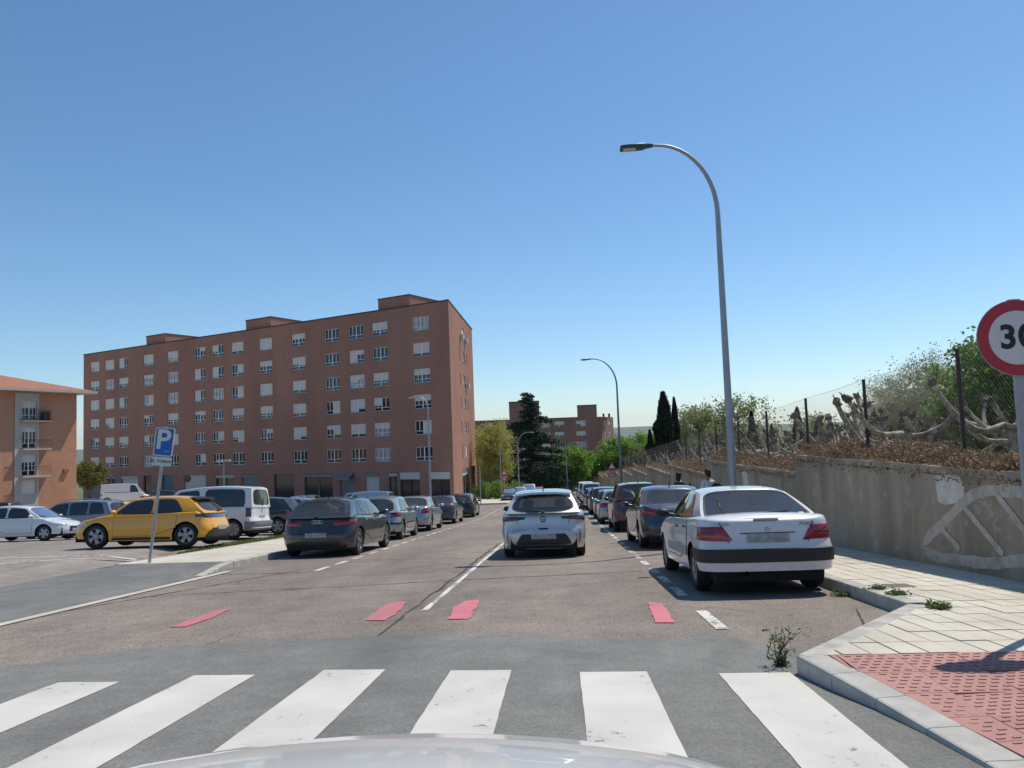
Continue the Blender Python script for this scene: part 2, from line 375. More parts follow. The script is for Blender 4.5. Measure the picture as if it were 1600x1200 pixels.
def far_terrain():
    xs = [-9000, -6000, -3500, -2000, -1200, -700, -400, -250, -160, -100, -60, -43, -28, -11.35, -9.85, -8, 0, 5.4, 20, 60, 100, 160, 250, 400, 700, 1200, 2000, 3500, 6000, 9000]
    ys = [-300, -60, -25, 0, 12, 20, 35, 47, 50, 60, 70, 90, 130, 180, 240, 320, 420, 550, 700, 900, 1200, 1600, 2100, 2800, 3400, 4000, 4600, 5200, 6000, 7000]
    mb = MB(); rows = []
    for y in ys:
        r = []
        for x in xs:
            z = ground(x, y) - .03
            if y > 300: z += 4 * math.sin(x * .004 + y * .011) + 3 * math.sin(x * .013 - y * .004)
            if y > 4000:
                k = min(1, (y - 4000) / 1600.)
                z += k * (100 + 16 * math.sin(x * .0016 + 1) + 12 * math.sin(x * .0041) + 6 * math.sin(x * .011))
            r.append((x, y, z))
        rows.append(r)
    mb.grid(rows); o = mb.build('terrain', 'far_land', None, 60); tag(o, kind='structure')
m, nt, b = nodes_of('far_land'); v = coord(nt, True); b.inputs['Roughness'].default_value = .95; b.inputs['Specular IOR Level'].default_value = .1
f1 = noise(nt, v, .012, 5, .6, .5); f2 = noise(nt, v, .06, 6, .7)
c = ramp(nt, f1, ((.3, (.06, .09, .035)), (.45, (.12, .14, .06)), (.55, (.2, .17, .1)), (.7, (.08, .11, .045))))
c = mixc(nt, ramp(nt, f2, ((.6, (0,) * 3), (.66, (.8,) * 3))), c, (.4, .3, .24))
nt.links.new(c, b.inputs['Base Color'])
far_terrain()
YS = [-25, 0, 12, 20, 35, 47, 60, 90, 118]
road = sheet('road', [-7.0, 5.25], YS, 'asphalt_old', 0, kind='structure')
lot = sheet('car_park', [-75, -43, -28, -11.35, -9.85], [-25, 0, 12, 20, 35, 47, 50], 'asphalt_lot', 0, kind='structure')
side = sheet('side_street', [-75, -43, -28, -11.35, -9.85, -7.0], [50, 60, 70, 73.3], 'asphalt_old', -.004, kind='structure')
entry = sheet('car_park_entry', [-9.85, -9.5, -7.16, -7.02, -6.6], [-25, 0, 10, 12, 16.096], 'asphalt_entry', .003, kind='structure', f=lambda x, y: G(y) + .131 * min(1, max(0, (y - 10.5) / 5.6)) * (1 if -9.6 < x < -7.1 else 0))
# darker newer asphalt round the crossing, ragged far edge
edge = [(-6.4, 6.2), (-5.5, 6.35), (-4.85, 6.5), (-4.3, 7.05), (-3.4, 7.4), (-2.6, 7.52), (-1.7, 7.62), (-.9, 7.5), (-.15, 7.33), (.5, 7.2), (1., 7.14), (1.3, 7.4), (1.55, 7.0), (1.8, 6.5), (2.2, 6.4)]
e2 = []
for (a, b_) in zip(edge[:-1], edge[1:]):
    for k in range(5):
        t = k / 5; e2.append((a[0] * (1 - t) + b_[0] * t, a[1] * (1 - t) + b_[1] * t + random.uniform(-.05, .05)))
mb = MB(); rows = [[(x, -24., G(-24) + .004) for x, y in e2], [(x, 5., G(5) + .004) for x, y in e2], [(x, y, G(y) + .004) for x, y in e2]]
mb.grid(rows); mb.build('asphalt_patch', 'asphalt_new', road)
# zebra crossing
for k in range(-6, 3):
    x0 = .08 + 1.005 * k; j = lambda: random.uniform(-.015, .015)
    yt = float(np.interp(x0, (-5, -4, -3, -2, -1, 0, 1, 1.6), (5.75, 5.83, 5.98, 6.1, 6.0, 5.87, 5.75, 5.7)))
    if k == 2: continue
    poly('crosswalk_stripe', [(x0 + j(), 1.9), (x0 + .49 + j(), 1.9), (x0 + .485 + j(), 3.5), (x0 + .485 + j(), yt), (x0 + j(), yt + .02), (x0 + j(), 3.5)], 'road_white', .008, road)
# faded pink marks
for q in ([(-4.38, 8.43), (-4.2, 8.42), (-4.2, 9.1), (-4.27, 9.76), (-4.44, 9.72), (-4.4, 9.1)], [(-2.24, 8.57), (-1.99, 8.54), (-2.0, 9.3), (-2.06, 10.06), (-2.24, 10.0), (-2.3, 9.5), (-2.25, 9.0)],
          [(-1.3, 8.53), (-1.07, 8.5), (-1.07, 8.95), (-1.1, 9.0), (-1.08, 9.5), (-1.13, 10.04), (-1.3, 9.95), (-1.36, 9.4)], [(.89, 7.98), (1.07, 7.96), (1.11, 8.6), (1.14, 9.36), (.98, 9.48), (.93, 8.9)]):
    poly('painted_mark', q, 'pink_paint', .008, road)
def strip(name, pts, w, mat, dz, parent, jit=0.):
    mb = MB(); rows = []
    for i, (x, y) in enumerate(pts):
        a = pts[max(0, i - 1)]; c_ = pts[min(len(pts) - 1, i + 1)]; d = Vector((c_[0] - a[0], c_[1] - a[1])).normalized(); ww = w * (1 + random.uniform(-jit, jit))
        rows.append([(x + d.y * s * ww / 2, y - d.x * s * ww / 2, ground(x, y) + dz) for s in (1, -1)])
    mb.grid(rows); return mb.build(name, mat, parent)
# centre line: worn, broken
y = 9.2
while y < 100:
    l = random.uniform(1.5, 5.); strip('centre_line', [(-1.69, yy) for yy in lin(y, y + l, 6)], .075, 'line_thin', .006, road, .2); y += l + random.uniform(.02, .25)
for x in (1.47, -4.8):
    y = 7.55 if x > 0 else 14.7
    while y < 96:
        x_ = x + (.0018 * (y - 8) if x > 0 else -.004 * (y - 15)); l = .9 if not (x > 0 and y < 8) else 1.15
        poly('parking_line', [(x_ - .06, y), (x_ + .06, y), (x_ + .06, y + l), (x_ - .06, y + l)], 'line_white', .007, road); y += 1.38 if y > 8.8 or x < 0 else 2.4
# cracks and joints in the old asphalt
def wander(a, b_, n, amp):
    p = []
    for i in range(n + 1):
        t = i / n; e = random.uniform(-amp, amp) if 0 < i < n else 0
        p.append((a[0] * (1 - t) + b_[0] * t + e * .4, a[1] * (1 - t) + b_[1] * t + e))
    return p
for a, b_, w in (((-6.6, 11.2), (1.3, 13.2), .022), ((-4.6, 17.2), (1.3, 16.2), .018), ((-6.9, 14.6), (-4.9, 14.5), .03), ((-1.86, 7.6), (-1.82, 22), .035), ((-5, 24), (1.4, 25), .03), ((2.6, 6.9), (3.1, 8.6), .018), ((-6.6, 9.9), (-5.2, 15), .03)):
    strip('road_crack', wander(a, b_, 40, .07), w, 'crack_tar', .0045, road, .7)
# flush gutter strips of the car park entry
strip('gutter_strip', [(-6.68, yy) for yy in (-20, 0, 5, 10, 13, 15.2)], .17, 'concrete_cream', .012, entry); strip('gutter_strip', [(-9.85, yy) for yy in (-20, 0, 12, 16.3)], .1, 'concrete_cream', .012, entry)
# car park bay lines
for y in (18.3, 24.9, 27.7, 30.5, 33.3, 36.1, 38.9, 41.7): strip('bay_line', [(-10.4, y), (-11.35, y), (-14.8, y)], .1, 'line_white', .008, lot)
for y in (15.4, 26.2, 29.1, 32.0, 35, 37.9): strip('bay_line', [(-20.3, y), (-25, y)], .1, 'line_white', .008, lot)
strip('bay_line', [(-20.0, 14), (-20.0, 20), (-20., 26), (-20.2, 35), (-20.2, 46)], .1, 'line_white', .008, lot); strip('bay_line', [(-15.2, 15.2), (-11.4, 17.5), (-10.0, 18.2)], .1, 'line_white', .008, lot)

# right-hand pavement -----------------------------------------------------------------
K1X = 3.38
def pz(x, y):          # pavement surface, ramping down to the dropped kerb at the crossing
    if y >= 5.67: return G(y) + .14
    k = max(min(1, max(0, (x - 1.95) / 1.8)), min(1, max(0, (y - 4.3) / 1.37)))
    return G(y) + .03 + .11 * k
CURVE = [(1.62, 5.72), (1.70, 5.24), (1.80, 4.79), (1.87, 4.3), (1.91, 3.82), (1.94, 3.0), (2.02, 2.0), (2.3, 1.0), (2.9, 0), (3.7, -1.2), (4.7, -2.4)]
CH = [.135, .11, .07, .04, .03, .025, .025, .025, .025, .025, .025]
pave = empty('pavement', (0, 0, 0)); tag(pave, kind='structure')
mb = MB()       # bedding under the tiles
rows = []
for (x, y) in [(4.7, -2.4), (3.7, -1.2), (2.9, 0), (2.3, 1), (2.02, 2), (1.94, 3), (1.91, 3.82), (1.87, 4.3), (1.8, 4.79), (1.7, 5.24), (1.66, 5.67), (3.42, 8.02), (3.42, 20), (3.42, 35), (3.42, 47), (3.42, 90), (3.42, 112)]:
    x += .1; rows.append([(x + (5.3 - x) * t, y, pz(x + (5.3 - x) * t, y) - .012) for t in lin(0, 1, 8)])
mb.grid(rows); mb.build('bedding', 'joint', pave)
sheet('paving_sheet', [3.55, 5.298], [26, 35, 47, 60, 90, 112], 'tile_cream', .137, pave)
def clip(pts, nx, ny, d):          # keep nx*x+ny*y <= d
    out = []
    for i in range(len(pts)):
        a, b_ = pts[i], pts[(i + 1) % len(pts)]; da, db = nx * a[0] + ny * a[1] - d, nx * b_[0] + ny * b_[1] - d
        if da <= 0: out.append(a)
        if da * db < 0:
            t = da / (da - db); out.append((a[0] + (b_[0] - a[0]) * t, a[1] + (b_[1] - a[1]) * t))
    return out
dgn = Vector((K1X - 1.62, 8.0 - 5.72)).normalized(); nd = (-dgn.y, dgn.x); off_d = nd[0] * 1.62 + nd[1] * 5.72 - .17
TILE = MB().box((-.094, -.194, -.03), (.094, .194, 0)).mesh('tile', 'tile_cream')
tiles = []
for i in range(9):
    for j in range(60):
        x0, y0 = 3.53 + .2 * (i - 9), 5.68 + .4 * j
        for x0 in ((3.53 + .2 * (i - 9)), (3.53 + .2 * i)):
            p = [(x0 + .006, y0 + .006), (x0 + .194, y0 + .006), (x0 + .194, y0 + .394), (x0 + .006, y0 + .394)]
            q = p
            if x0 < 3.5: q = clip(q, nd[0], nd[1], off_d)
            if len(q) < 3: continue
            if y0 > 8.1 and x0 < 3.5: continue
            if x0 < 3.5 and y0 > 8.1: continue
            if max(a[0] for a in q) > 5.3: q = clip(q, 1, 0, 5.296)
            if len(q) < 3 or y0 > 26: continue
            tiles.append((y0 + .15 * abs(x0), x0, y0, q, p))
tiles.sort(key=lambda t: t[0]); SL = math.atan(-.0725)
rest = MB()
for k, (_, x0, y0, q, p) in enumerate(tiles):
    dzr = random.uniform(-.0025, .0025)
    if k < 300:
        if q == p: link('tile', TILE, pave, (x0 + .1, y0 + .2, G(y0 + .2) + .14 + dzr), (SL + random.uniform(-.006, .006), random.uniform(-.006, .006), 0)); continue
        mb = MB()
    else: mb = rest
    n = len(q); mb.add([(x, y, G(y) + .14 + dzr) for x, y in q] + [(x, y, G(y) + .11) for x, y in q], [tuple(range(n))] + [(i, i + n, (i + 1) % n + n, (i + 1) % n) for i in range(n)])
    if k < 300: mb.build('tile', 'tile_cream', pave)
tag(rest.build('tile_field', 'tile_cream', pave), kind='stuff')
# red tactile slabs with raised dashes
slab = MB().box((-.1975, -.1975, -.03), (.1975, .1975, 0))
for a in range(5):
    for b_ in range(6):
        cx, cy = -.155 + .0775 * a + (.018 if b_ % 2 else -.018), -.16 + .064 * b_
        slab.box((cx - .02, cy - .009, 0), (cx + .02, cy + .009, .005))
SLAB = slab.mesh('tactile_slab', 'tile_red')
dash = []
for j in range(19):
    y0 = 5.66 - .4 * (j + 1)
    for i in range(-1, 10):
        x0 = 1.9 + .4 * i - .02
        edge_x = lambda yy: float(np.interp(-yy, [-c_[1] for c_ in CURVE], [c_[0] for c_ in CURVE])) + .206
        xe, xe2 = edge_x(y0), edge_x(y0 + .4); xm = max(xe, xe2)
        if x0 + .39 < min(xe, xe2) + .02 or x0 > 5.1: continue
        if x0 >= xm - .002 and x0 + .4 < 5.3:
            cx, cy = x0 + .2, y0 + .2
            rx = math.atan((pz(cx, cy + .2) - pz(cx, cy - .2)) / .4); ry = -math.atan((pz(cx + .2, cy) - pz(cx - .2, cy)) / .4)
            link('tactile_slab', SLAB, pave, (cx, cy, pz(cx, cy) + random.uniform(0, .004)), (rx, ry, 0))
        else:
            b_ = min(x0 + .397, 5.29); a0_, a1_ = min(max(x0 + .003, xe), b_ - .01), min(max(x0 + .003, xe2), b_ - .01); a = max(a0_, a1_)
            q = [(a0_, y0 + .003), (b_, y0 + .003), (b_, y0 + .397), (a1_, y0 + .397)]
            MB().add([(x, y, pz(x, y) + .002) for x, y in q] + [(x, y, pz(x, y) - .03) for x, y in q], [(0, 1, 2, 3)] + [(i_, i_ + 4, (i_ + 1) % 4 + 4, (i_ + 1) % 4) for i_ in range(4)]).build('tactile_slab', 'tile_red', pave)
            for aa in range(5):
                for bb in range(6):
                    cx, cy = x0 + .045 + .0775 * aa + (.018 if bb % 2 else -.018), y0 + .04 + .064 * bb
                    if a + .03 < cx < b_ - .03: dash.append((cx, cy))
dm = MB()
for cx, cy in dash:
    z = pz(cx, cy); dm.add([(cx + i_ * .02, cy + j_ * .009, pz(cx + i_ * .02, cy + j_ * .009) + k_) for k_ in (0., .007) for i_, j_ in ((-1, -1), (1, -1), (1, 1), (-1, 1))], ((4, 5, 6, 7), (0, 1, 5, 4), (1, 2, 6, 5), (2, 3, 7, 6), (3, 0, 4, 7)))
tag(dm.build('tactile_studs', 'tile_red', pave), kind='stuff')
# manhole cover
mb = MB().lathe([(0.001, .004), (.17, .004), (.185, .0), (.185, -.02)], 24)
for k in range(-3, 4): mb.box((-.14, k * .045 - .008, .004), (.14, k * .045 + .008, .009))
mb.build('manhole_cover', 'iron', pave, None, (3.85, 9.32, G(9.32) + .143), (SL, 0, 0))
def bevel_box(a, b_, r):
    x0, y0, z0 = a; x1, y1, z1 = b_
    mb = MB(); prof = [(x0, z0), (x0, z1 - r), (x0 + r * .3, z1 - r * .3), (x0 + r, z1), (x1, z1), (x1, z0)]
    mb.grid([[(x, y, z) for x, z in prof] for y in (y0, y1)]); n = len(prof)
    mb.f += [tuple(range(n)), tuple(range(n, 2 * n))[::-1]]; mb.m += [0, 0]; return mb
kerb = empty('kerb'); tag(kerb, kind='structure')
KS = bevel_box((0, -.494, -.25), (.16, .494, 0), .025).mesh('kerb_stone', 'kerb_stone')
for k in range(104):
    y = 8.5 + k; sl = math.atan(G(y + .3) - G(y - .3)) / .6 if False else math.atan((G(y + .3) - G(y - .3)) / .6)
    link('kerb_stone', KS, kerb, (K1X + random.uniform(-.004, .004), y, G(y) + .142 + random.uniform(-.003, .003)), (sl, 0, random.uniform(-.004, .004)))
def kerb_run(pts, hs, w, mat, side=1, parent=kerb):
    for i in range(len(pts) - 1):
        a, b_ = Vector(pts[i]), Vector(pts[i + 1]); d = (b_ - a).normalized(); n = Vector((d.y, -d.x)) * side
        n0 = n
        if i > 0:
            d0 = (a - Vector(pts[i - 1])).normalized(); n0 = ((Vector((d0.y, -d0.x)) * side) + n).normalized()
        n1 = n
        if i + 2 < len(pts):
            d1 = (Vector(pts[i + 2]) - b_).normalized(); n1 = ((Vector((d1.y, -d1.x)) * side) + n).normalized()
        a2, b2 = a + d * .004, b_ - d * .004; r = .02
        rows = []
        for p, nn, h in ((a2, n0, hs[i]), (b2, n1, hs[i + 1])):
            g = G(p.y); rr = min(r, h * .6)
            rows.append([(p.x, p.y, g - .2), (p.x, p.y, g + h - rr), (p.x + nn.x * rr * .3, p.y + nn.y * rr * .3, g + h - rr * .3), (p.x + nn.x * rr, p.y + nn.y * rr, g + h), (p.x + nn.x * w, p.y + nn.y * w, g + h), (p.x + nn.x * w, p.y + nn.y * w, g - .2)])
        m_ = MB().grid(rows); m_.f += [tuple(range(6)), tuple(range(6, 12))[::-1]]; m_.m += [0, 0]; m_.build('kerb_stone', mat, parent)
dg = [(1.62 + (K1X - 1.62) * t, 5.72 + 2.28 * t) for t in lin(0, 1, 5)]
kerb_run(dg, [.138] * 5, .16, 'kerb_stone', 1)
cv = []; ch = []
for i in range(len(CURVE) - 1):
    for k in range(1):
        t = 0.; cv.append((CURVE[i][0] * (1 - t) + CURVE[i + 1][0] * t, CURVE[i][1] * (1 - t) + CURVE[i + 1][1] * t)); ch.append(CH[i] * (1 - t) + CH[i + 1] * t)
kerb_run(cv, ch, .2, 'kerb_pale', -1)
# left-hand pavement strip and kerb
pl = empty('pavement', (0, 0, 0)); tag(pl, kind='structure')
for a, b_ in ((16.1, 20), (20, 35), (35, 47), (47, 51)):
    m_ = MB(); n_ = max(1, int((b_ - a) / 1.6)); yy = lin(a, b_, n_ + 1)
    for y0, y1 in zip(yy[:-1], yy[1:]):
        m_ = MB(); top = lambda x, y: G(y) + .135
        m_.add([(x, y, top(x, y)) for x, y in ((-9.5, y0 + .006), (-7.16, y0 + .006), (-7.16, y1 - .006), (-9.5, y1 - .006))] + [(x, y, top(x, y) - .2) for x, y in ((-9.5, y0 + .006), (-7.16, y0 + .006), (-7.16, y1 - .006), (-9.5, y1 - .006))],
               [(0, 1, 2, 3), (0, 4, 5, 1), (1, 5, 6, 2), (2, 6, 7, 3), (3, 7, 4, 0)]); m_.build('slab', 'concrete_cream', pl)
kl = empty('kerb'); tag(kl, kind='structure')
for k in range(35):
    y = 16.6 + k; link('kerb_stone', KS, kl, (-7.0 + random.uniform(-.006, .006), y, G(y) + .14 + random.uniform(-.006, .004)), (-math.atan((G(y + .3) - G(y - .3)) / .6), 0, math.pi))
kerb_run([(-7.0, 16.1), (-6.97, 15.5), (-6.9, 14.9), (-6.82, 14.3)], [.14, .1, .05, .012], .16, 'kerb_stone', 1, kl)
kerb_run([(-9.5, 51), (-9.5, 47), (-9.5, 40), (-9.5, 30), (-9.5, 20), (-9.5, 16.1)], [.14] * 6, .1, 'kerb_stone', 1, kl)
for a, b_ in ((73.2, 90), (90, 112)):
    m_ = MB(); q = ((-11.15, a), (-5.2, a), (-5.2, b_), (-11.15, b_)); m_.add([(x, y, G(y) + .14) for x, y in q] + [(x, y, G(y) - .1) for x, y in q], [(0, 1, 2, 3), (0, 4, 5, 1), (1, 5, 6, 2), (2, 6, 7, 3), (3, 7, 4, 0)])
    m_.build('slab', 'concrete_cream', pl)
sheet('slab', [-110, -60, -43, -28, -11.36, -11.16], [73.2, 90, 112], 'concrete_cream', .1, pl)

# retaining wall, garden behind it ----------------------------------------------------
wall = empty('retaining_wall', (5.3, 12, G(12))); tag(wall, 'stained stepped concrete retaining wall along the right-hand pavement', 'wall')
SEG = [(-4, 7.9, 1.25), (7.9, 17.9, .74), (17.9, 28, .33), (28, 38.2, -.2), (38.2, 48.2, -.66), (48.2, 58.2, -1.17), (58.2, 68.2, -1.7), (68.2, 78.2, -2.25), (78.2, 88.2, -2.8), (88.2, 98, -3.4), (98, 112, -4.0)]
def child_world(mb, name, mat, parent, smooth=None):
    mw = parent.matrix_world if parent.parent is None else parent.matrix_world
    inv = Matrix.Translation(parent.location).inverted(); mb.v = [tuple(inv @ Vector(p)) for p in mb.v]
    return mb.build(name, mat, parent, smooth)
for a, b_, t in SEG:
    mb = MB(); n = 5; rows = []
    for y in lin(a + .003, b_ - .003, n):
        g = G(y) + .1; e = random.uniform(-.02, .02)
        rows.append([(5.3, y, g - .4), (5.3, y, t - .1 + e), (5.27, y, t - .098 + e), (5.27, y, t + e), (5.68, y, t + e), (5.68, y, g - .4)])
    mb.grid(rows); mb.f += [tuple(range(6)), tuple(range(6 * n - 6, 6 * n))[::-1]]; mb.m += [0, 0]
    child_world(mb, 'wall_segment', 'wall_render', wall)
SX = [5.297]
def wall_stroke(pts, w):
    mb = MB(); rows = []; SX[0] -= .0015
    for i, (y, z) in enumerate(pts):
        a = pts[max(0, i - 1)]; c_ = pts[min(len(pts) - 1, i + 1)]; d = Vector((c_[0] - a[0], c_[1] - a[1])).normalized()
        ww = w * random.uniform(.85, 1.15); rows.append([(SX[0], y + d.y * s * ww / 2, z - d.x * s * ww / 2) for s in (1, -1)])
    mb.grid(rows); child_world(mb, 'graffiti_stroke', 'graffiti_paint', wall)
def smooth_path(p, n=6):
    out = []
    for i in range(len(p) - 1):
        p0, p1, p2, p3 = p[max(0, i - 1)], p[i], p[i + 1], p[min(len(p) - 1, i + 2)]
        for k in range(n):
            t = k / n; out.append(tuple(.5 * (2 * b + (c_ - a) * t + (2 * a - 5 * b + 4 * c_ - d) * t * t + (-a + 3 * b - 3 * c_ + d) * t ** 3) for a, b, c_, d in zip(p0, p1, p2, p3)))
    out.append(p[-1]); return out
wall_stroke(smooth_path([(8.5, .33), (8.9, .45), (9.25, .5), (9.76, .49), (10.13, .45), (10.5, .33), (11.08, 0), (11.58, -.27), (11.78, -.43), (11.72, -.53), (11.44, -.56), (10.82, -.51), (10.04, -.43), (9.36, -.29), (8.7, -.2)]), .15)
for s in ([(10.62, .23), (10.2, -.02), (9.77, -.28)], [(11.25, -.14), (11.0, -.26), (10.79, -.36)], [(9.8, .44), (9.5, .22), (9.1, -.08)]): wall_stroke(smooth_path(s), .095)
mb = MB(); mb.add([(5.2985, y, z) for y, z in ((11.35, .6), (11.3, .23), (11.1, .2), (10.6, .28), (10.56, .5), (10.66, .62), (10.9, .64))], [tuple(range(7))]); child_world(mb, 'repair_patch', 'wall_patch', wall)
mb = MB(); mb.add([(5.297, y, z) for y, z in ((23.1, .1), (23.0, -.28), (22.7, -.36), (22.4, -.26), (22.35, .08), (22.7, .16))], [tuple(range(6))]); child_world(mb, 'repair_patch', 'wall_patch', wall)
sheet('garden_ground', [5.66, 12, 25, 45, 70], [-10, 12, 30, 60, 90, 125], 'dry_soil', 0, f=garden, kind='structure')
# ---------------------------------------------------------------- vehicles
WHEELS = {}
def wheel_meshes(r, style):
    key = (round(r, 3), style)
    if key in WHEELS: return WHEELS[key]
    w = .1
    t = MB().lathe([(r * .66, -w * .8), (r * .72, -w), (r * .93, -w), (r * .985, -w * .8), (r, -w * .45), (r, w * .45), (r * .985, w * .8), (r * .93, w), (r * .72, w), (r * .66, w * .8), (r * .64, 0)], 26, 'X')
    rr = r * .68; m = MB(); m.lathe([(rr, w * .85), (rr * .93, w * .9), (rr * .9, w * .55), (rr * .3, w * .15), (.001, w * .15)], 26, 'X', 1)
    m.lathe([(rr * 1.0, w * .86), (rr * .9, w * .93), (rr * .88, w * .6)], 26, 'X', 0)
    n = {'five': 5, 'ten': 10, 'twin': 5, 'cap': 7, 'steel': 8}[style]
    for k in range(n):
        for o in ((-.16, .16) if style == 'twin' else (0,)):
            a = 2 * math.pi * k / n + o; ww = {'five': .055, 'ten': .022, 'twin': .024, 'cap': .05, 'steel': .03}[style] * r / .3
            T = Matrix.Rotation(a, 4, 'X'); m.box((w * .45, -ww, rr * .12), (w * .88, ww, rr * .93), 0, T)
    m.lathe([(.06, w * .5), (.055, w * .95), (.001, w * .97)], 14, 'X', 0)
    WHEELS[key] = (t.mesh('wheel', 'rubber', 40), m.mesh('rim', ['alloy' if style in ('five', 'ten', 'twin') else 'hubcap', 'under'], 30))
    return WHEELS[key]

BASE = dict(L=4.2, W=1.75, H=1.46, ra=.72, fa=.84, R=.31, Dr=.42, Df=.7, nr=3.2, nf=2.6, sill=.2,
            belt=((0, .93), (.3, .95), (1.2, .94), (3.1, .92), (3.5, .86), (4.0, .74), (4.2, .66)),
            rear=((.22, .1), (.3, .02), (.42, 0), (.58, 0), (.64, .05), (.95, .13)), front=((.2, -.1), (.3, -.02), (.45, 0), (.62, -.03), (.8, -.16), (1., -.4)),
            y_br=.22, y_tr=.62, z_tr=1.38, y_bw=3.2, y_tf=2.45, z_tf=1.37, xb=.93, xr=.72, bow_r=.1, bow_f=.18,
            rw=(.86, .16, .9, 4.5), sw=(((.75, 1.62), (1.0, 1.62)), ((1.7, 2.75), (1.7, 2.42))), doors=(.98, 1.66, 2.85), style='five', crown=.05,
            tail=(('y', .34), ('x', .52), .66, .86), tmat='tail_red', plate_z=.52, exhaust=None)
def car(name, label, pos, heading, spec, mat, cat='car', group=None, extra=None, glassmat='car_glass', half=False):
    s = dict(BASE); s.update(spec); L, W2, H = s['L'], s['W'] / 2, s['H']
    root = empty(name, (pos[0], pos[1], ground(*pos) + .008), slope_rot(*pos) @ Matrix.Rotation(R(heading), 4, 'Z'))
    tag(root, label, cat, group)
    bx, bz = zip(*s['belt']); rz, ro = zip(*s['rear']); fz, fo = zip(*s['front'])
    belt = lambda y: float(np.interp(y, bx, bz))
    # half outline in plan, rear centre -> front centre
    pts = []
    for k in range(41):
        th = k / 40 * math.pi / 2; pts.append((W2 * math.sin(th) ** (2 / s['nr']), s['Dr'] * (1 - math.cos(th) ** (2 / s['nr']))))
    for k in range(1, 40): pts.append((W2, s['Dr'] + (L - s['Dr'] - s['Df']) * k / 40))
    for k in range(41):
        th = (40 - k) / 40 * math.pi / 2; pts.append((W2 * math.sin(th) ** (2 / s['nf']), L - s['Df'] * (1 - math.cos(th) ** (2 / s['nf']))))
    A = np.array(pts); U = np.concatenate([[0], np.cumsum(np.hypot(*np.diff(A, axis=0).T))]); T = np.gradient(A, axis=0); T /= np.maximum(1e-9, np.hypot(*T.T))[:, None]
    UL = U[-1]; mid = L / 2
    def uy(y, i=None): return float(np.interp(y, A[20:100, 1], U[20:100]))
    def ux(x, front=False):
        if front: return float(np.interp(-abs(x), -A[80:, 0], U[80:]))
        return float(np.interp(abs(x), A[:41, 0], U[:41]))
    def uu(c): return uy(c[1]) if c[0] == 'y' else ux(c[1], c[0] == 'f')
    def S(u, z, off=0., side=1):
        x0 = np.interp(u, U, A[:, 0]); y0 = np.interp(u, U, A[:, 1]); nx = np.interp(u, U, T[:, 1]); ny = -np.interp(u, U, T[:, 0])
        zb = belt(y0); k = z / zb
        ws = np.interp(k, (.2, .36, .55, .72, .9, 1.), (.94, .982, 1., .992, .975, .955))
        d = zb - z; r = .05; ins = 0.
        if d < r: ins = r - math.sqrt(max(0, r * r - (r - d) ** 2))
        wr = np.clip(1 - (y0 - s['Dr'] * .6) / .6, 0, 1); wf = np.clip((y0 - (L - s['Df'] * .8 - .5)) / .5, 0, 1)
        y = y0 + np.interp(z, rz, ro) * wr * wr + np.interp(z, fz, fo) * wf * wf
        x = x0 * ws
        e = off - ins * .8
        return ((x + nx * e) * side, y + ny * e - mid, z)
    ya, yb, RA = s['ra'], L - s['fa'], s['R'] + .055
    def zbot(u):
        x0 = np.interp(u, U, A[:, 0]); y0 = np.interp(u, U, A[:, 1]); z = s['sill'] + (s.get('rb', .06) if y0 < ya - .3 or y0 > yb + .3 else 0)
        if u > U[20] and u < U[100]:
            for c in (ya, yb):
                if abs(y0 - c) < RA: z = max(z, s['R'] + math.sqrt(RA * RA - (y0 - c) ** 2))
        return z
    us = list(np.linspace(0, U[38], 12))
    for c in (ya, yb): us += [uy(c + RA * math.cos(math.pi * k / 12)) for k in range(13)] + [uy(c - RA - .004), uy(c + RA + .004)]
    us += [uy(y) for y in np.linspace(ya + RA + .1, yb - RA - .1, 7)] + list(np.linspace(U[84], UL, 12)) + [U[40], U[80]]
    us = sorted(set(round(float(u), 4) for u in us)); ts = (0, .05, .14, .26, .4, .55, .7, .82, .9, .95, .98, 1)
    body = MB()
    ring = [(u, 1) for u in us] + [(u, -1) for u in us[-2:0:-1]]
    rows = []
    for t in ts:
        row = []
        for u, sd_ in ring:
            z0 = zbot(u); zb = belt(float(np.interp(u, U, A[:, 1]))); row.append(S(u, z0 + (zb - z0) * t, 0, sd_))
        rows.append(row)
    body.grid(rows, 0, True)
    # bonnet / deck
    rows = []
    for u in us:
        a = S(u, belt(float(np.interp(u, U, A[:, 1])))); xe = a[0]; rows.append([(xe * q, a[1], a[2] + s['crown'] * ((xe / W2) ** 2) * (1 - q * q)) for q in np.linspace(-1, 1, 9)])
    body.grid(rows, 0)
    body.box((-W2 * .78, -mid + .12, .17), (W2 * .78, mid - .18, .5), 1)      # floor pan
    if half:
        b = body.build('body', [mat, 'under'], root, 38); return root, S, uu, b
    # cabin -----------------------------------------------------------------
    ybr, ytr, ybw, ytf = s['y_br'], s['y_tr'], s['y_bw'], s['y_tf']; ymid = (ytr + ytf) / 2
    def zroof(y):
        a, b_, c = (ytr, s['z_tr']), (ymid, H), (ytf, s['z_tf']); t = (y - ytr) / (ytf - ytr)
        ctl = 2 * b_[1] - (a[1] + c[1]) / 2; return (1 - t) ** 2 * a[1] + 2 * t * (1 - t) * ctl + t * t * c[1]
    def xside(y, k):
        tp = 1 - .045 * ((y - (ybr + ybw) / 2) / ((ybw - ybr) / 2)) ** 2
        return W2 * tp * (s['xb'] + (s['xr'] - s['xb']) * (max(0, k) ** 1.25))
    def Q(t, k, off=0., side=1):      # t along the car 0..1, k up the side 0..1
        yl, yt = ybr + (ybw - ybr) * t, ytr + (ytf - ytr) * t
        y = yl + (yt - yl) * k; zl = belt(yl) - .03; zt = zroof(yt) - .055
        return ((xside(y, k) + off) * side, y - mid, zl + (zt - zl) * k)
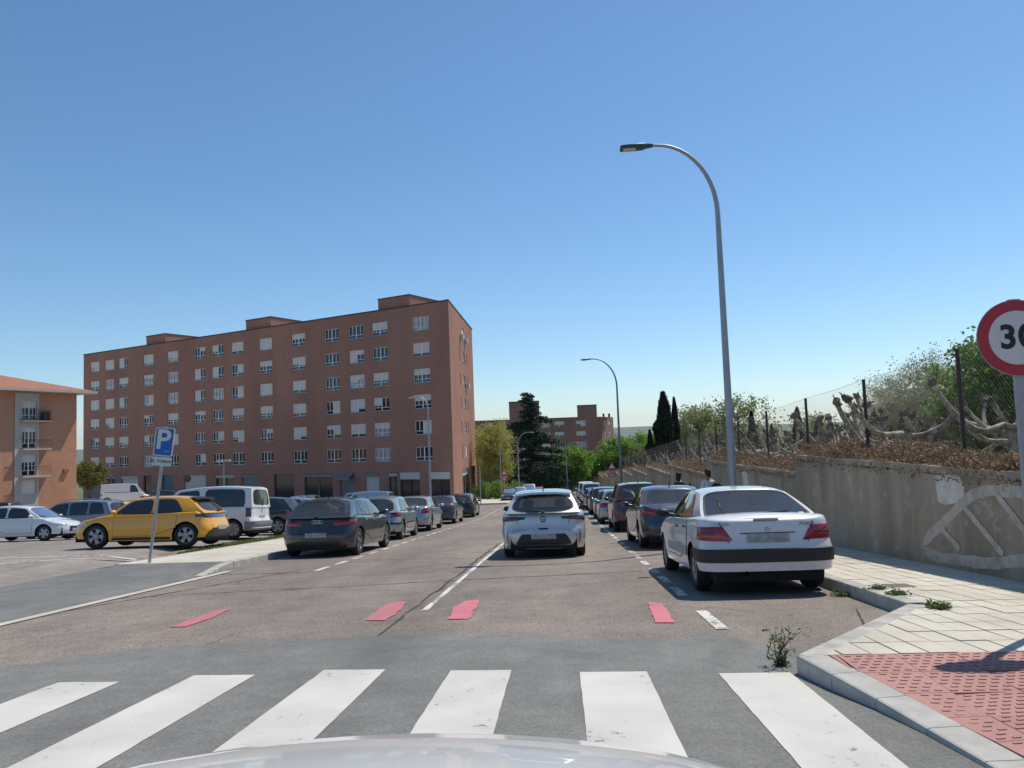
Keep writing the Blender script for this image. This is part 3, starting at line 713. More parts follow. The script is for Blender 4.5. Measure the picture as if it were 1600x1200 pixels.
    NT, NK = 14, 5
    lining = MB()
    for sd_ in (1, -1):
        body.grid([[Q(t, k, 0, sd_) for t in np.linspace(0, 1, NT + 1)] for k in np.linspace(0, 1, NK + 1)][::sd_], 0)
        lining.grid([[Q(t, k, -.03, sd_) for t in np.linspace(.03, .97, 8)] for k in np.linspace(0, .97, 3)])
    def end_edge(a, b_):      # upper edge across the roof at t
        pass
    rows = []; lr = []
    for t in np.linspace(0, 1, 11):
        y = ytr + (ytf - ytr) * t; xe, ye, ze = Q(t, 1.); br = -s['bow_r'] * .6 * (1 - t) ** 3 + s['bow_f'] * .5 * t ** 3
        row = []
        for q in np.linspace(-1, 1, 13):
            h = 1 - abs(q) ** 3.2; row.append((xe * q, ye + br * (1 - q * q), ze + .055 * h))
        rows.append(row); lr.append([(p[0] * .96, p[1], p[2] - .035) for p in row[::3]])
    body.grid(rows, 0); lining.grid(lr)
    def end_panel(rear):
        t = 0. if rear else 1.; bow = -s['bow_r'] if rear else s['bow_f']
        def E(a, k):
            x, y, z = Q(t, k); bb = bow * (.6 + .4 * (1 - k)) if rear else bow * (1 - .5 * k); h = 1 - abs(a) ** 3.2
            return (x * a, y + bb * (1 - a * a), z + .055 * h * k ** 3)
        aw, k0, k1, n = s['rw'] if rear else (.93, .08, .95, 7)
        M_ = 40; outer = []; inner = []; ring2 = []
        for i in range(M_):
            w = 2 * math.pi * i / M_ + .001; c, d = math.cos(w), math.sin(w); m_ = max(abs(c), abs(d)); outer.append((c / m_, .5 + .5 * d / m_))
            e = 2. / n; a = aw * math.copysign(abs(c) ** e, c); k = (k0 + k1) / 2 + (k1 - k0) / 2 * math.copysign(abs(d) ** e, d); inner.append((a, k))
        cen = (0, (k0 + k1) / 2)
        mixp = lambda p, f: (cen[0] + (p[0] - cen[0]) * f, cen[1] + (p[1] - cen[1]) * f)
        body.grid([[E(*p) for p in outer], [E(*p) for p in inner]], 0, True)
        g = MB(); g.grid([[E(*p) for p in inner]] + [[E(*mixp(p, f)) for p in inner] for f in (.75, .5, .25, .02)], 0, True)
        gl = g.build('rear_window' if rear else 'windscreen', glassmat, root, 60)
        fr = MB(); o_ = -.006 if rear else .006
        fr.grid([[(lambda q: (q[0], q[1] + o_, q[2] + .003))(E(*mixp(p, f))) for p in inner] for f in (1.015, .97)], 0, True); fr.build('window_seal', 'trim', gl)
        return E
    ER = end_panel(True); end_panel(False)
    # side glass
    for (l0, l1), (h0, h1) in s['sw']:
        for sd_ in (1, -1):
            g = MB(); rows = []; NN = 6
            def tl(y, k):      # invert y -> t at height k
                a = ybr + (ytr - ybr) * k; b_ = ybw + (ytf - ybw) * k; return (y - a) / (b_ - a)
            kk = np.linspace(.1, .9, 8)
            for k in kk:
                f = (k - .1) / .8; e = .05 * (max(0, .18 - f) / .18) ** 2 + .07 * (max(0, f - .78) / .22) ** 2
                y0 = l0 + (h0 - l0) * f + e; y1 = l1 + (h1 - l1) * f - e
                rows.append([Q(tl(y, k), k, .005, sd_) for y in np.linspace(y0, y1, NN)])
            g.grid(rows[::sd_]); w_ = g.build('side_window', 'dark_glass', root, 60)
    for sd_ in (1, -1): MB().grid([[Q(t, k, .004, sd_) for t in np.linspace(.08, .97, 12)] for k in (.045, .1)][::sd_]).build('window_trim', 'trim', root)
    # patches that follow the body
    def patch(name, c, mt, off=.006, sides=(1, -1), nu=8, nv=4, parent=root, smooth=60):
        out = []
        for sd_ in sides:
            g = MB(); rows = []
            for j in range(nv + 1):
                b_ = j / nv; row = []
                for i in range(nu + 1):
                    a = i / nu; u = (uu(c[0][0]) * (1 - a) + uu(c[1][0]) * a) * (1 - b_) + (uu(c[3][0]) * (1 - a) + uu(c[2][0]) * a) * b_
                    z = (c[0][1] * (1 - a) + c[1][1] * a) * (1 - b_) + (c[3][1] * (1 - a) + c[2][1] * a) * b_
                    edge = i in (0, nu) or j in (0, nv)
                    row.append(S(u, z, off - (.012 if edge and off > .008 else 0), sd_))
                rows.append(row)
            g.grid(rows[::sd_]); out.append(g.build(name, mt, parent, smooth))
        return out
    def across(name, x, z0, z1, mt, off=.006, dx=0., parent=root):      # a band across the rear, symmetric
        g = MB(); rows = []
        for z in np.linspace(z0, z1, 4):
            xx = x - dx * (z - z0) / (z1 - z0 + 1e-9); rows.append([S(ux(abs(q)), z, off, 1 if q >= 0 else -1) for q in np.linspace(-xx, xx, 15)])
        g.grid(rows); return g.build(name, mt, parent, 60)
    # doors with their shut lines
    d0, d1, d2 = s['doors']; zt = lambda y: belt(y) - .012
    for a, b_ in ((d0, d1), (d1, d2)):
        lowa = s['sill'] + .13; ra_ = max(lowa, s['R'] + .22) if a < ya + RA else lowa
        c = ((('y', a), ra_), (('y', b_), lowa), (('y', b_), zt(b_)), (('y', a), zt(a)))
        patch('door_shut_line', ((('y', a - .009), ra_ - .012), (('y', b_ + .009), lowa - .012), (('y', b_ + .009), zt(b_) + .002), (('y', a - .009), zt(a) + .002)), 'under', .0025)
        for sd_ in (1, -1):
            dd = patch('door', c, mat, .0055, (sd_,), 8, 10)[0]
            patch('door_handle', ((('y', a + .1), belt(a) - .14), (('y', a + .28), belt(a) - .135), (('y', a + .28), belt(a) - .105), (('y', a + .1), belt(a) - .11)), s.get('hmat', mat), .03, (sd_,), 4, 2, dd)
    # lamps
    tl_ = s['tail']
    if len(tl_) == 4 and not isinstance(tl_[0][0], tuple):
        c = ((tl_[1], tl_[2]), (tl_[0], tl_[2] + .02), (tl_[0], tl_[3]), (tl_[1], tl_[3]))
    else: c = tl_
    for t_ in patch('taillight', c, s['tmat'], .012):
        pass
    patch('headlight', ((('y', L - .52), .62), (('f', W2 * .5), .56), (('f', W2 * .55), .68), (('y', L - .62), .72)), 'head_clear', .01)
    g = MB(); rows = [[S(ux(abs(q), True), z, .008, 1 if q >= 0 else -1) for q in np.linspace(-W2 * .45, W2 * .45, 9)] for z in (.34, .44, .56)]; g.grid(rows); g.build('grille', 'trim', root)
    # plates
    pz_ = s['plate_z']; g = MB(); rows = [[S(ux(abs(q)), z, .014, 1 if q >= 0 else -1) for q in np.linspace(-.26, .26, 5)] for z in (pz_ - .055, pz_ + .055)]; g.grid(rows); g.build('number_plate', 'plate', root)
    g = MB(); rows = [[S(ux(abs(q), True), z, .016, 1 if q >= 0 else -1) for q in np.linspace(-.26, .26, 5)] for z in (.36, .47)]; g.grid(rows); g.build('number_plate', 'plate', root)
    # tailgate shut line
    if s.get('gate'):
        x, z0, z1 = s['gate']; across('tailgate_shut_line', x, z0, z0 + .012, 'under', .003)
        for sd_ in (1, -1): patch('tailgate_shut_line', ((('x', x), z0), (('x', x + .01), z0), (('x', x + .01 + s.get('gdx', 0)), z1), (('x', x + s.get('gdx', 0)), z1)), 'under', .003, (sd_,), 1, 8)
    if s.get('exhaust') is not None:
        MB().lathe([(.03, 0), (.036, 0), (.036, .16), (.03, .16)], 12, 'Y', 0, (s['exhaust'], -mid + .02, .27)).build('exhaust', 'under', root, 40)
    # mirrors
    ym = ybw - .42
    for sd_ in (1, -1):
        m_ = MB(); x = xside(ym, .1); m_.blob(((x + .16) * sd_, ym - mid + .05, belt(ym) + .07), (.11, .075, .07), 0, 10, 7, 0)
        m_.tube([((x - .02) * sd_, ym - mid + .06, belt(ym) + .02), ((x + .1) * sd_, ym - mid + .06, belt(ym) + .05)], .03, 6)
        m_.build('wing_mirror', s.get('mmat', mat), root, 60)
    # wheels
    tm, rm = wheel_meshes(s['R'], s['style'])
    for yy in (ya, yb):
        for sd_ in (1, -1):
            w_ = link('wheel', tm, root, ((W2 - .125) * sd_, yy - mid, s['R']), (random.uniform(0, 6), 0, 0 if sd_ > 0 else math.pi)); link('rim', rm, w_)
    # cabin contents
    for sx in (-.36, .36):
        for y, z in ((ymid + .25 - mid, 1.02), (max(ybr + .55, ra_b(s)) - mid, 1.0)):
            q = MB(); q.box((sx - .22, y - .06, .5), (sx + .22, y + .08, z)); q.blob((sx, y, z + .1), (.13, .055, .09), 0, 8, 6, 0); q.build('seat', 'seat', root, 50)
    lining.box((-W2 * .8, ybr + .25 - mid, belt(mid) - .02), (W2 * .8, ybw - .1 - mid, belt(mid) + .075)); lining.build('cabin_lining', 'lining', root)
    if s.get('wiper'):
        x0, k0, x1, k1 = s['wiper']; a, b_ = Vector(ER(x0, k0)), Vector(ER(x1, k1)); o = Vector((0, -.035, .02)); q = MB()
        q.tube([a + o * .3, a + o, (a + b_) / 2 + o * 1.2, b_ + o], [.02, .016, .012, .008], 6); q.tube([a + (b_ - a) * .25 + o * .6, b_ + o * .5], .009, 5); q.blob(tuple(a + o * .5), (.035, .03, .03), 0, 8, 6, 0); q.build('wiper', 'trim', root, 50)
    if s.get('aerial'):
        y = ytr + s['aerial']; MB().tube([(0, y - mid, zroof(y) - .02), (0, y - mid - .03, zroof(y) + .06), (0, y - mid - .05, zroof(y) + .12)], [.02, .012, .006], 6).build('aerial', 'trim', root, 50)
    if s.get('rails'):
        for sd_ in (1, -1):
            q = MB(); ps = [(lambda p: (p[0] * .97, p[1], p[2] + .06 + (0.045 if 0 < i < 6 else 0)))(Q(t, 1., 0, sd_)) for i, t in enumerate(np.linspace(.04, .9, 7))]; q.tube(ps, .016, 6); q.build('roof_rail', 'trim' if s['rails'] == 1 else 'alloy', root, 50)
    bo = body.build('body', [mat, 'under'], root, 36)
    ctx = dict(root=root, S=S, ux=ux, uy=uy, patch=patch, across=across, ER=ER, Q=Q, mid=mid, W2=W2, belt=belt, mat=mat, body=bo, zroof=zroof)
    if extra: extra(ctx)
    return root
def ra_b(s): return s['ra'] + .25

HATCH = dict(L=4.03, W=1.72, H=1.45, belt=((0, .9), (.3, .93), (1.2, .93), (2.9, .91), (3.3, .85), (3.8, .74), (4.03, .62)), y_br=.16, y_tr=.55, y_bw=3.05, y_tf=2.3, doors=(.95, 1.6, 2.7),
             sw=(((.62, 1.53), (.88, 1.53)), ((1.61, 2.62), (1.61, 2.3))), gate=(.55, .5, .9), wiper=(0., .14, .5, .2))
SEDAN = dict(L=4.45, W=1.75, H=1.43, belt=((0, .9), (.15, .98), (.7, 1.0), (1.3, .96), (3.2, .92), (3.6, .86), (4.2, .74), (4.45, .62)), rear=((.22, .1), (.3, .02), (.42, 0), (.58, 0), (.64, .04), (1., .09)),
             y_br=.72, y_tr=1.4, z_tr=1.37, y_bw=3.4, y_tf=2.65, z_tf=1.36, rw=(.9, .1, .93, 6), sw=(((1.25, 2.0), (1.55, 2.0)), ((2.08, 3.0), (2.08, 2.66))), doors=(1.15, 2.04, 3.05), gate=(.5, .62, .97), fa=.88, ra=.95)
SUV = dict(L=4.4, W=1.83, H=1.66, R=.35, belt=((0, 1.05), (.3, 1.08), (1.2, 1.06), (3.2, 1.0), (3.6, .95), (4.2, .84), (4.4, .7)), sill=.27, rear=((.26, .12), (.36, .02), (.5, 0), (.7, 0), (.76, .05), (1.08, .1)),
           y_br=.14, y_tr=.42, z_tr=1.57, y_bw=3.3, y_tf=2.5, z_tf=1.56, xr=.74, sw=(((.55, .95), (.75, .95)), ((1.03, 1.85), (1.03, 1.85)), ((1.93, 2.95), (1.93, 2.6))), doors=(1.0, 1.89, 3.0), gate=(.6, .6, 1.05), rails=1, ra=.8, fa=.86, tail=(('y', .4), ('x', .5), .8, 1.0), plate_z=.7)
WAGON = dict(L=4.3, W=1.79, H=1.43, belt=((0, .94), (.3, .97), (1.2, .95), (3.1, .92), (3.5, .87), (4.05, .75), (4.3, .63)), y_br=.12, y_tr=.66, z_tr=1.36, y_bw=3.25, y_tf=2.45, sw=(((.68, 1.0), (.98, 1.05)), ((1.08, 1.72), (1.12, 1.72)), ((1.8, 2.8), (1.8, 2.45))), doors=(1.05, 1.76, 2.85), gate=(.62, .55, .95), style='twin')
VAN = dict(L=4.38, W=1.81, H=1.8, R=.32, belt=((0, 1.06), (.3, 1.07), (1.2, 1.07), (3.2, 1.05), (3.6, .98), (4.1, .84), (4.38, .68)), rear=((.24, .08), (.34, 0), (.46, 0), (.58, 0), (.62, .09), (1.07, .11)), nr=5, Dr=.3, sill=.24,
           y_br=.12, y_tr=.2, z_tr=1.73, y_bw=3.5, y_tf=2.75, z_tf=1.7, xr=.82, xb=.95, rw=(.84, .13, .88, 6), bow_r=.04, sw=(((.35, 1.75), (.4, 1.75)), ((1.95, 3.05), (1.95, 2.7))), doors=(1.0, 1.85, 3.1), ra=.75, fa=.86, tail=(('y', .2), ('x', .8), .78, 1.04), plate_z=.72, style='cap')
BIGVAN = dict(VAN, L=5.0, H=2.1, belt=((0, 1.15), (1, 1.15), (3.9, 1.13), (4.3, 1.05), (4.8, .85), (5., .7)), z_tr=2.03, y_tr=.15, y_bw=4.15, y_tf=3.5, z_tf=2.0, sw=(((2.9, 3.75), (2.9, 3.4)),), doors=(1.6, 2.7, 3.8))
MPV = dict(SUV, L=4.6, H=1.65, sill=.22, R=.32, y_br=.1, y_tr=.4, y_bw=3.75, y_tf=2.7, belt=((0, 1.0), (1.2, 1.0), (3.6, .98), (4.0, .9), (4.45, .76), (4.6, .62)), sw=(((.42, 1.15), (.62, 1.15)), ((1.23, 2.05), (1.23, 2.05)), ((2.13, 3.2), (2.13, 2.75))), doors=(1.2, 2.1, 3.3), rails=2, tail=(('y', .26), ('x', .72), .8, 1.0), tmat='tail_red')

# -- the silver hatchback driving ahead
def silver_extra(c):
    S, ux, root = c['S'], c['ux'], c['root']; sg = lambda q: 1 if q >= 0 else -1
    # black lower bumper, trapezoid
    g = MB(); rows = []
    for z in np.linspace(.2, .5, 6):
        x = .68 - .2 * ((z - .2) / .3) ** 1.3; rows.append([S(ux(abs(q)), z, .012 if -x < q < x else -.01, sg(q)) for q in np.linspace(-x, x, 19)])
    g.grid(rows); g.build('lower_bumper', 'trim', root, 60)
    g = MB(); g.grid([[S(ux(abs(q)), z, .02, sg(q)) for q in np.linspace(-.62 + k, .62 - k, 13)] for z, k in ((.26, 0), (.285, .02))]); g.build('diffuser_strip', 'alloy', root, 60)
    for sd_ in (1, -1):      # bumper creases and side slots
        g = MB(); g.grid([[S(ux(x + d), z, .013, sd_) for d in (-.008, .008)] for x, z in ((.76, .3), (.775, .42), (.765, .52), (.74, .58))]); g.build('reflector_slot', 'tail_dark', root)
        g = MB(); g.grid([[S(ux(x), z + d, .012, sd_) for d in (-.012, .012)] for x, z in ((.36, .6), (.5, .6), (.62, .575), (.7, .52), (.735, .42), (.74, .3))][::sd_]); g.build('bumper_crease', c['mat'], root, 60)
    # badge: dark roundel with an interlocked-oval mark
    b = MB().lathe([(.001, -.012), (.055, -.01), (.065, 0), (.065, .03)], 24, 'Y'); p = S(0, .8, 0); bo = b.build('badge', 'tail_dark', root, 40, (0, p[1] - .012, .8))
    def ring(rx, rz, cz=0):
        return [(rx * math.cos(t), -.016, cz + rz * math.sin(t)) for t in np.linspace(0, 2 * math.pi, 21)]
    q = MB(); q.tube(ring(.05, .034), .0045, 5, 0, False); q.tube(ring(.018, .034), .004, 5, 0, False); q.tube(ring(.034, .014, .016), .004, 5, 0, False); q.build('badge_mark', 'chrome', bo, 50)
    for sd_ in (1, -1): c['patch']('lamp_lens', ((('x', .6), .79), (('x', .76), .765), (('x', .76), .82), (('x', .6), .83)), 'tail_red', .018, (sd_,))
    c['across']('tailgate_lip', .1, .595, .62, 'under', .012)
    # roof spoiler over the window
    e = MB(); E = c['ER']; e.grid([[tuple(np.add(E(a, k), (0, dy, dz))) for a in np.linspace(-.97, .97, 13)] for k, dy, dz in ((1., .06, .012), (.97, -.12, .012), (.93, -.1, -.012), (.97, .0, -.015))]); e.build('spoiler', c['mat'], root, 50)
car('hatchback_car', 'silver hatchback driving ahead in the middle of the street', (-.42, 18.35), 0,
    dict(HATCH, rb=-.01, L=4.37, W=1.79, H=1.45, R=.32, nr=2.7, Dr=.5, ra=.78, fa=.95, belt=((0, .94), (.3, .97), (1.2, .95), (3.1, .92), (3.5, .86), (4.1, .74), (4.37, .62)), rear=((.2, .1), (.28, .03), (.4, 0), (.56, 0), (.62, .05), (.7, .09), (.82, .07), (.97, .16)),
         y_br=.2, y_tr=.78, z_tr=1.37, y_bw=3.3, y_tf=2.5, rw=(.9, .03, .9, 3.0), bow_r=.16, xb=.9, xr=.7, tail=((('x', .4), .8), (('y', .46), .735), (('y', .5), .87), (('x', .38), .85)), tmat='tail_dark', plate_z=.45,
         gate=(.5, .615, .9), gdx=.1, wiper=(0., .02, -.45, .12), aerial=.2, style='twin', mmat='trim', sw=(((.8, 1.62), (1.1, 1.62)), ((1.7, 2.85), (1.7, 2.5))), doors=(1.05, 1.66, 2.9)), 'silver', extra=silver_extra, glassmat='tinted_glass')
# -- white liftback saloon parked at right
def white_extra(c):
    S, ux, uy, root = c['S'], c['ux'], c['uy'], c['root']; sg = lambda q: 1 if q >= 0 else -1
    us = list(np.linspace(0, uy(.55), 14)); g = MB(); g.grid([[S(u, z, o, -1) for u in us[::-1]] + [S(u, z, o, 1) for u in us[1:]] for z, o in ((.405, -.002), (.41, .016), (.49, .02), (.565, .016), (.572, -.002))]); g.build('bumper_strip', 'trim', root, 60)
    c['across']('high_brake_light', .16, .908, .93, 'tail_smoke', .012)
    c['across']('handle_recess', .34, .752, .764, 'under', .004)
    for s_, x, sz, sh in (('CITROËN', -.58, .05, 0), ('Xsara', .5, .075, .3)):
        p = S(ux(abs(x)), .865, .004, sg(x)); o = link('badge_lettering', text_mesh(s_, sz, 'tail_grey', .002, sh), root, (p[0], p[1] - .004, .865), (R(80), 0, R(6) * sg(x)))
    for d in (0, .028):
        g = MB(); p = S(0, .8, .006); g.grid([[(x, p[1] - .004, .782 + d + z) for x, z in q] for q in (((-.035, 0), (0, .02), (.035, 0)), ((-.035, -.012), (0, .008), (.035, -.012)))]); g.build('badge', 'chrome', root)
    for sd_ in (1, -1):
        c['patch']('lamp_lens', ((('x', .62), .73), (('y', .2), .73), (('y', .2), .79), (('x', .62), .79)), 'tail_smoke', .016, (sd_,))
        c['patch']('side_moulding', ((('y', 1.14), .42), (('y', 2.85), .42), (('y', 2.85), .54), (('y', 1.14), .54)), 'kerb_pale', .02, (sd_,), 10, 4)
    e = c['ER']; q = MB(); P_ = [Vector(e(a, k)) + Vector((0, -.004, .006)) for a, k in ((.72, .1), (.82, .1), (.81, .16), (.72, .16))]; q.quad(*P_); q.build('window_sticker', 'sign_white', root)
car('liftback_car', 'white saloon with black bumper strip parked at the right kerb', (2.5, 11.85), 0.5,
    dict(SEDAN, L=4.37, W=1.665, H=1.355, R=.29, nr=3.6, Dr=.36, ra=.8, fa=.85, sill=.24, belt=((0, .93), (.12, .955), (.5, .965), (1.3, .93), (3.1, .89), (3.5, .85), (4.1, .72), (4.37, .6)), rear=((.22, .06), (.3, .02), (.42, 0), (.57, 0), (.6, .05), (.98, .1)),
         y_br=.4, y_tr=1.2, z_tr=1.305, z_tf=1.31, y_bw=3.2, y_tf=2.45, rw=(.93, .05, .965, 9), bow_r=.1, xb=.92, xr=.7, tail=((('x', .42), .66), (('y', .3), .68), (('y', .26), .845), (('x', .55), .845)), tmat='tail_red', plate_z=.7, gate=(.47, .615, .9), gdx=.12,
         wiper=(-.12, .06, .55, .2), exhaust=-.3, style='cap', mmat='trim', hmat='trim', sw=(((1.02, 1.72), (1.35, 1.76)), ((1.8, 2.8), (1.83, 2.45))), doors=(1.12, 1.76, 2.85)), 'white', extra=white_extra)
# -- right-hand row, going away
RG = 'cars parked along the right kerb'
def sedan_extra(c):
    c['across']('chrome_strip', .22, .8, .815, 'chrome', .01)
    b = MB().lathe([(.001, -.01), (.05, -.008), (.055, .02)], 18, 'Y'); p = c['S'](0, .87, 0); b.build('badge', 'chrome', c['root'], 40, (0, p[1] - .008, .87))
car('saloon_car', 'dark blue saloon parked just beyond the white saloon', (2.64, 19.9), 1, dict(SEDAN, L=4.5, W=1.8, H=1.45, tail=((('x', .55), .76), (('y', .42), .8), (('y', .36), .92), (('x', .6), .9)), aerial=.2, style='ten', plate_z=.72), 'navy', group=RG, extra=sedan_extra)
car('suv_car', 'dark maroon sport utility car with roof rails parked at right', (2.6, 28.0), 0, dict(SUV, H=1.64, tail=(('y', .35), ('x', .5), .9, 1.02), tmat='tail_smoke', aerial=.25, wiper=(0, .1, .45, .15)), 'maroon', group=RG)
car('hatchback_car', 'small silver hatchback just beyond the maroon car', (2.4, 34.4), 0, HATCH, 'silver2', group=RG)
car('hatchback_car', 'dark blue hatchback second beyond the maroon car', (2.5, 40.9), 0, dict(HATCH, H=1.48), 'navy', group=RG)
car('suv_car', 'grey sport utility car third beyond the maroon car', (2.55, 48.6), 0, dict(SUV, rails=None), 'greysuv', group=RG)
car('hatchback_car', 'blue hatchback halfway down the right-hand row', (2.5, 55.5), 0, dict(WAGON), 'bluecar', group=RG)
car('hatchback_car', 'black hatchback beyond the blue one, right-hand row', (2.5, 61.6), 0, HATCH, 'black', group=RG)
car('van', 'white van far down the right-hand row', (2.5, 68.2), 0, VAN, 'white', 'van', group=RG)
car('saloon_car', 'dark saloon beyond the white van, right-hand row', (2.5, 75), 0, SEDAN, 'navy', group=RG)
car('van', 'white van last in the right-hand row', (2.5, 82), 0, dict(VAN, H=1.85), 'white', 'van', group=RG)
car('hatchback_car', 'dark hatchback at the far end of the right kerb', (2.5, 89), 0, HATCH, 'dkgrey', group=RG)
# -- left-hand row
LG = 'cars parked along the left kerb'
def rings(c):
    q = MB(); p = c['S'](0, .83, .008)
    for k in range(4): q.tube([(-.09 + .06 * k + .04 * math.cos(t), p[1] - .004, .83 + .04 * math.sin(t)) for t in np.linspace(0, 2 * math.pi, 17)], .006, 5, 0, False)
    q.build('badge', 'chrome', c['root'], 50); c['across']('lower_bumper', .62, .27, .36, 'trim', .008, .05)
car('estate_car', 'dark grey five-door car parked first in the left-hand row', (-5.86, 20.3), -1, dict(WAGON, W=1.8, tail=((('x', .42), .74), (('y', .4), .76), (('y', .36), .87), (('x', .38), .85)), wiper=(0, .06, .0, .12), aerial=.3, rails=2, R=.325, rb=.0), 'dkgrey', group=LG, extra=rings)
def moulding(c):
    for sd_ in (1, -1): c['patch']('side_moulding', ((('y', 1.0), .5), (('y', 2.7), .5), (('y', 2.7), .57), (('y', 1.0), .57)), 'trim', .014, (sd_,))
    us = list(np.linspace(0, c['uy'](.5), 10)); S = c['S']; g = MB(); g.grid([[S(u, z, o, -1) for u in us[::-1]] + [S(u, z, o, 1) for u in us[1:]] for z, o in ((.5, 0), (.51, .012), (.56, .012), (.57, 0))]); g.build('bumper_strip', 'trim', c['root'], 60)
car('hatchback_car', 'pale silver-green hatchback with black side moulding, left-hand row', (-6.12, 26.7), 0, dict(HATCH, L=3.84, W=1.66, nr=2.6, y_bw=2.9, y_tf=2.15, belt=((0, .9), (.3, .93), (1.2, .92), (2.8, .9), (3.2, .84), (3.65, .72), (3.84, .6)), sw=(((.6, 1.46), (.85, 1.46)), ((1.54, 2.5), (1.54, 2.15))), doors=(.93, 1.52, 2.55), tail=((('x', .5), .72), (('y', .42), .76), (('y', .38), .9), (('x', .58), .86)), tmat='tail_red', style='cap', fa=.78, rw=(.86, .06, .9, 4)), 'silgreen', group=LG, extra=moulding)
car('saloon_car', 'silver saloon parked third in the left-hand row', (-6.22, 32.7), 0, dict(SEDAN, L=4.4, tail=((('x', .55), .7), (('y', .3), .74), (('y', .22), .95), (('x', .68), .93)), exhaust=.3), 'silver2', group=LG)
car('saloon_car', 'dark blue saloon parked fourth in the left-hand row', (-6.28, 40.5), 0, dict(SEDAN, L=4.5, tail=((('x', .5), .78), (('y', .4), .8), (('y', .36), .92), (('x', .5), .92))), 'navy', group=LG)
car('hatchback_car', 'black hatchback parked last in the left-hand row before the side street', (-6.4, 50.2), 0, dict(HATCH, H=1.5, tail=(('y', .3), ('x', .6), .72, .98)), 'black', group=LG)
FG = 'cars parked beyond the side street'
car('hatchback_car', 'dark car parked beside the round sign past the side street', (-5.6, 82.5), 180, HATCH, 'dkgrey', group=FG)
car('hatchback_car', 'white car parked past the side street behind the dark one', (-4.9, 91), 180, HATCH, 'white', group=FG)
car('van', 'white van parked far down on the left past the side street', (-4.2, 100), 180, VAN, 'white', 'van', group=FG)
car('saloon_car', 'red car parked farthest down on the left', (-3.2, 108), 180, SEDAN, 'redcar', group=FG)
# -- car park
CG = 'cars in the car park'
def yellow_extra(c):
    c['across']('lamp_band', .78, .8, .9, 'tail_dark', .01, .06)
    S, ux = c['S'], c['ux']; g = MB(); g.grid([[S(ux(abs(q)), z, .012, 1 if q >= 0 else -1) for q in np.linspace(-x, x, 17)] for z, x in ((.24, .74), (.3, .78), (.42, .7), (.5, .55))]); g.build('lower_bumper', 'trim', c['root'], 60)
    e = MB(); E = c['ER']; e.grid([[tuple(np.add(E(a, k), (0, dy, dz))) for a in np.linspace(-.95, .95, 11)] for k, dy, dz in ((1., .05, .012), (.97, -.16, .01), (.92, -.14, -.015), (.97, 0, -.015))]); e.build('spoiler', 'trim', c['root'], 50)
    for sd_ in (1, -1):
        for ya in (.67, 4.05 - .86): pass
        c['patch']('sill_trim', ((('y', 1.1), .22), (('y', 2.75), .22), (('y', 2.75), .29), (('y', 1.1), .29)), 'trim', .008, (sd_,))
car('hatchback_car', 'yellow hatchback parked side-on in the car park', (-11.75, 21.55), 91, dict(HATCH, L=4.05, W=1.745, H=1.43, R=.325, ra=.67, fa=.84, style='twin', tail=(('y', .36), ('x', .5), .8, .9), tmat='tail_dark', rw=(.84, .14, .84, 4), y_br=.2, y_tr=.7, sw=(((.78, 1.6), (1.05, 1.6)), ((1.68, 2.75), (1.68, 2.32))), belt=((0, .92), (.3, .97), (.9, .95), (2.9, .9), (3.3, .85), (3.8, .76), (4.05, .62))), 'yellow', group=CG, extra=yellow_extra)
def van_extra(c):
    S, ux = c['S'], c['ux']; us = list(np.linspace(0, c['uy'](.32), 10)); g = MB(); g.grid([[S(u, z, o, -1) for u in us[::-1]] + [S(u, z, o, 1) for u in us[1:]] for z, o in ((.27, .0), (.29, .02), (.5, .03), (.57, .03), (.585, 0))]); g.build('rear_bumper', 'shop_grey', c['root'], 60)
    c['across']('door_shut_line', .006, .6, 1.06, 'under', .004)
    for d in (0, .05):
        p = S(.0, .95, .008); g = MB(); g.grid([[(x, p[1] - .01, .9 + d + z) for x, z in q] for q in (((-.07, 0), (0, .045), (.07, 0)), ((-.07, -.025), (0, .02), (.07, -.025)))]); g.build('badge', 'tail_grey', c['root'])
car('van', 'white passenger van parked behind the yellow hatchback', (-12.45, 26.1), 90, dict(VAN, tail=(('y', .22), ('x', .81), .72, 1.02), tmat='tail_smoke', wiper=(0, .12, .05, .42)), 'white', 'van', group=CG, extra=van_extra)
car('hatchback_car', 'dark green hatchback parked beside the white passenger van', (-12.1, 29.6), 90, HATCH, 'dkgreen', group=CG)
car('hatchback_car', 'light blue hatchback second beyond the white passenger van', (-12.1, 32.4), 90, HATCH, 'lightblue', group=CG)
car('estate_car', 'white estate car third beyond the white passenger van', (-12.3, 35.2), 90, WAGON, 'white', group=CG)
car('hatchback_car', 'green car fourth beyond the white passenger van', (-12.3, 38), 90, HATCH, 'green2', group=CG)
car('hatchback_car', 'silver hatchback near the far end of the car park row', (-12.3, 40.8), 90, HATCH, 'silver2', group=CG)
car('van', 'pale blue van at the far end of the car park row', (-12.7, 47.2), 90, dict(VAN, L=4.6, sw=(((2.1, 3.05), (2.1, 2.7)),)), 'lightblue', 'van', group=CG)
car('people_carrier', 'grey people carrier with roof rails in the second car park row', (-22.3, 34.1), 91, MPV, 'greymini', group=CG)
car('hatchback_car', 'white hatchback nosing in from the left edge of the car park', (-21.9, 30.6), -90, dict(HATCH, nf=2.4), 'white', group=CG)
car('hatchback_car', 'white hatchback behind the grey people carrier', (-22.3, 37.4), 90, HATCH, 'white', group=CG)
car('hatchback_car', 'silver hatchback two behind the grey people carrier', (-22.6, 40.6), 90, HATCH, 'silver2', group=CG)
car('estate_car', 'dark estate car three behind the grey people carrier', (-22.8, 43.6), 90, WAGON, 'navy', group=CG)
car('van', 'large white van parked in front of the long brick block', (-46.5, 80), -63, BIGVAN, 'white', 'van', group=CG)
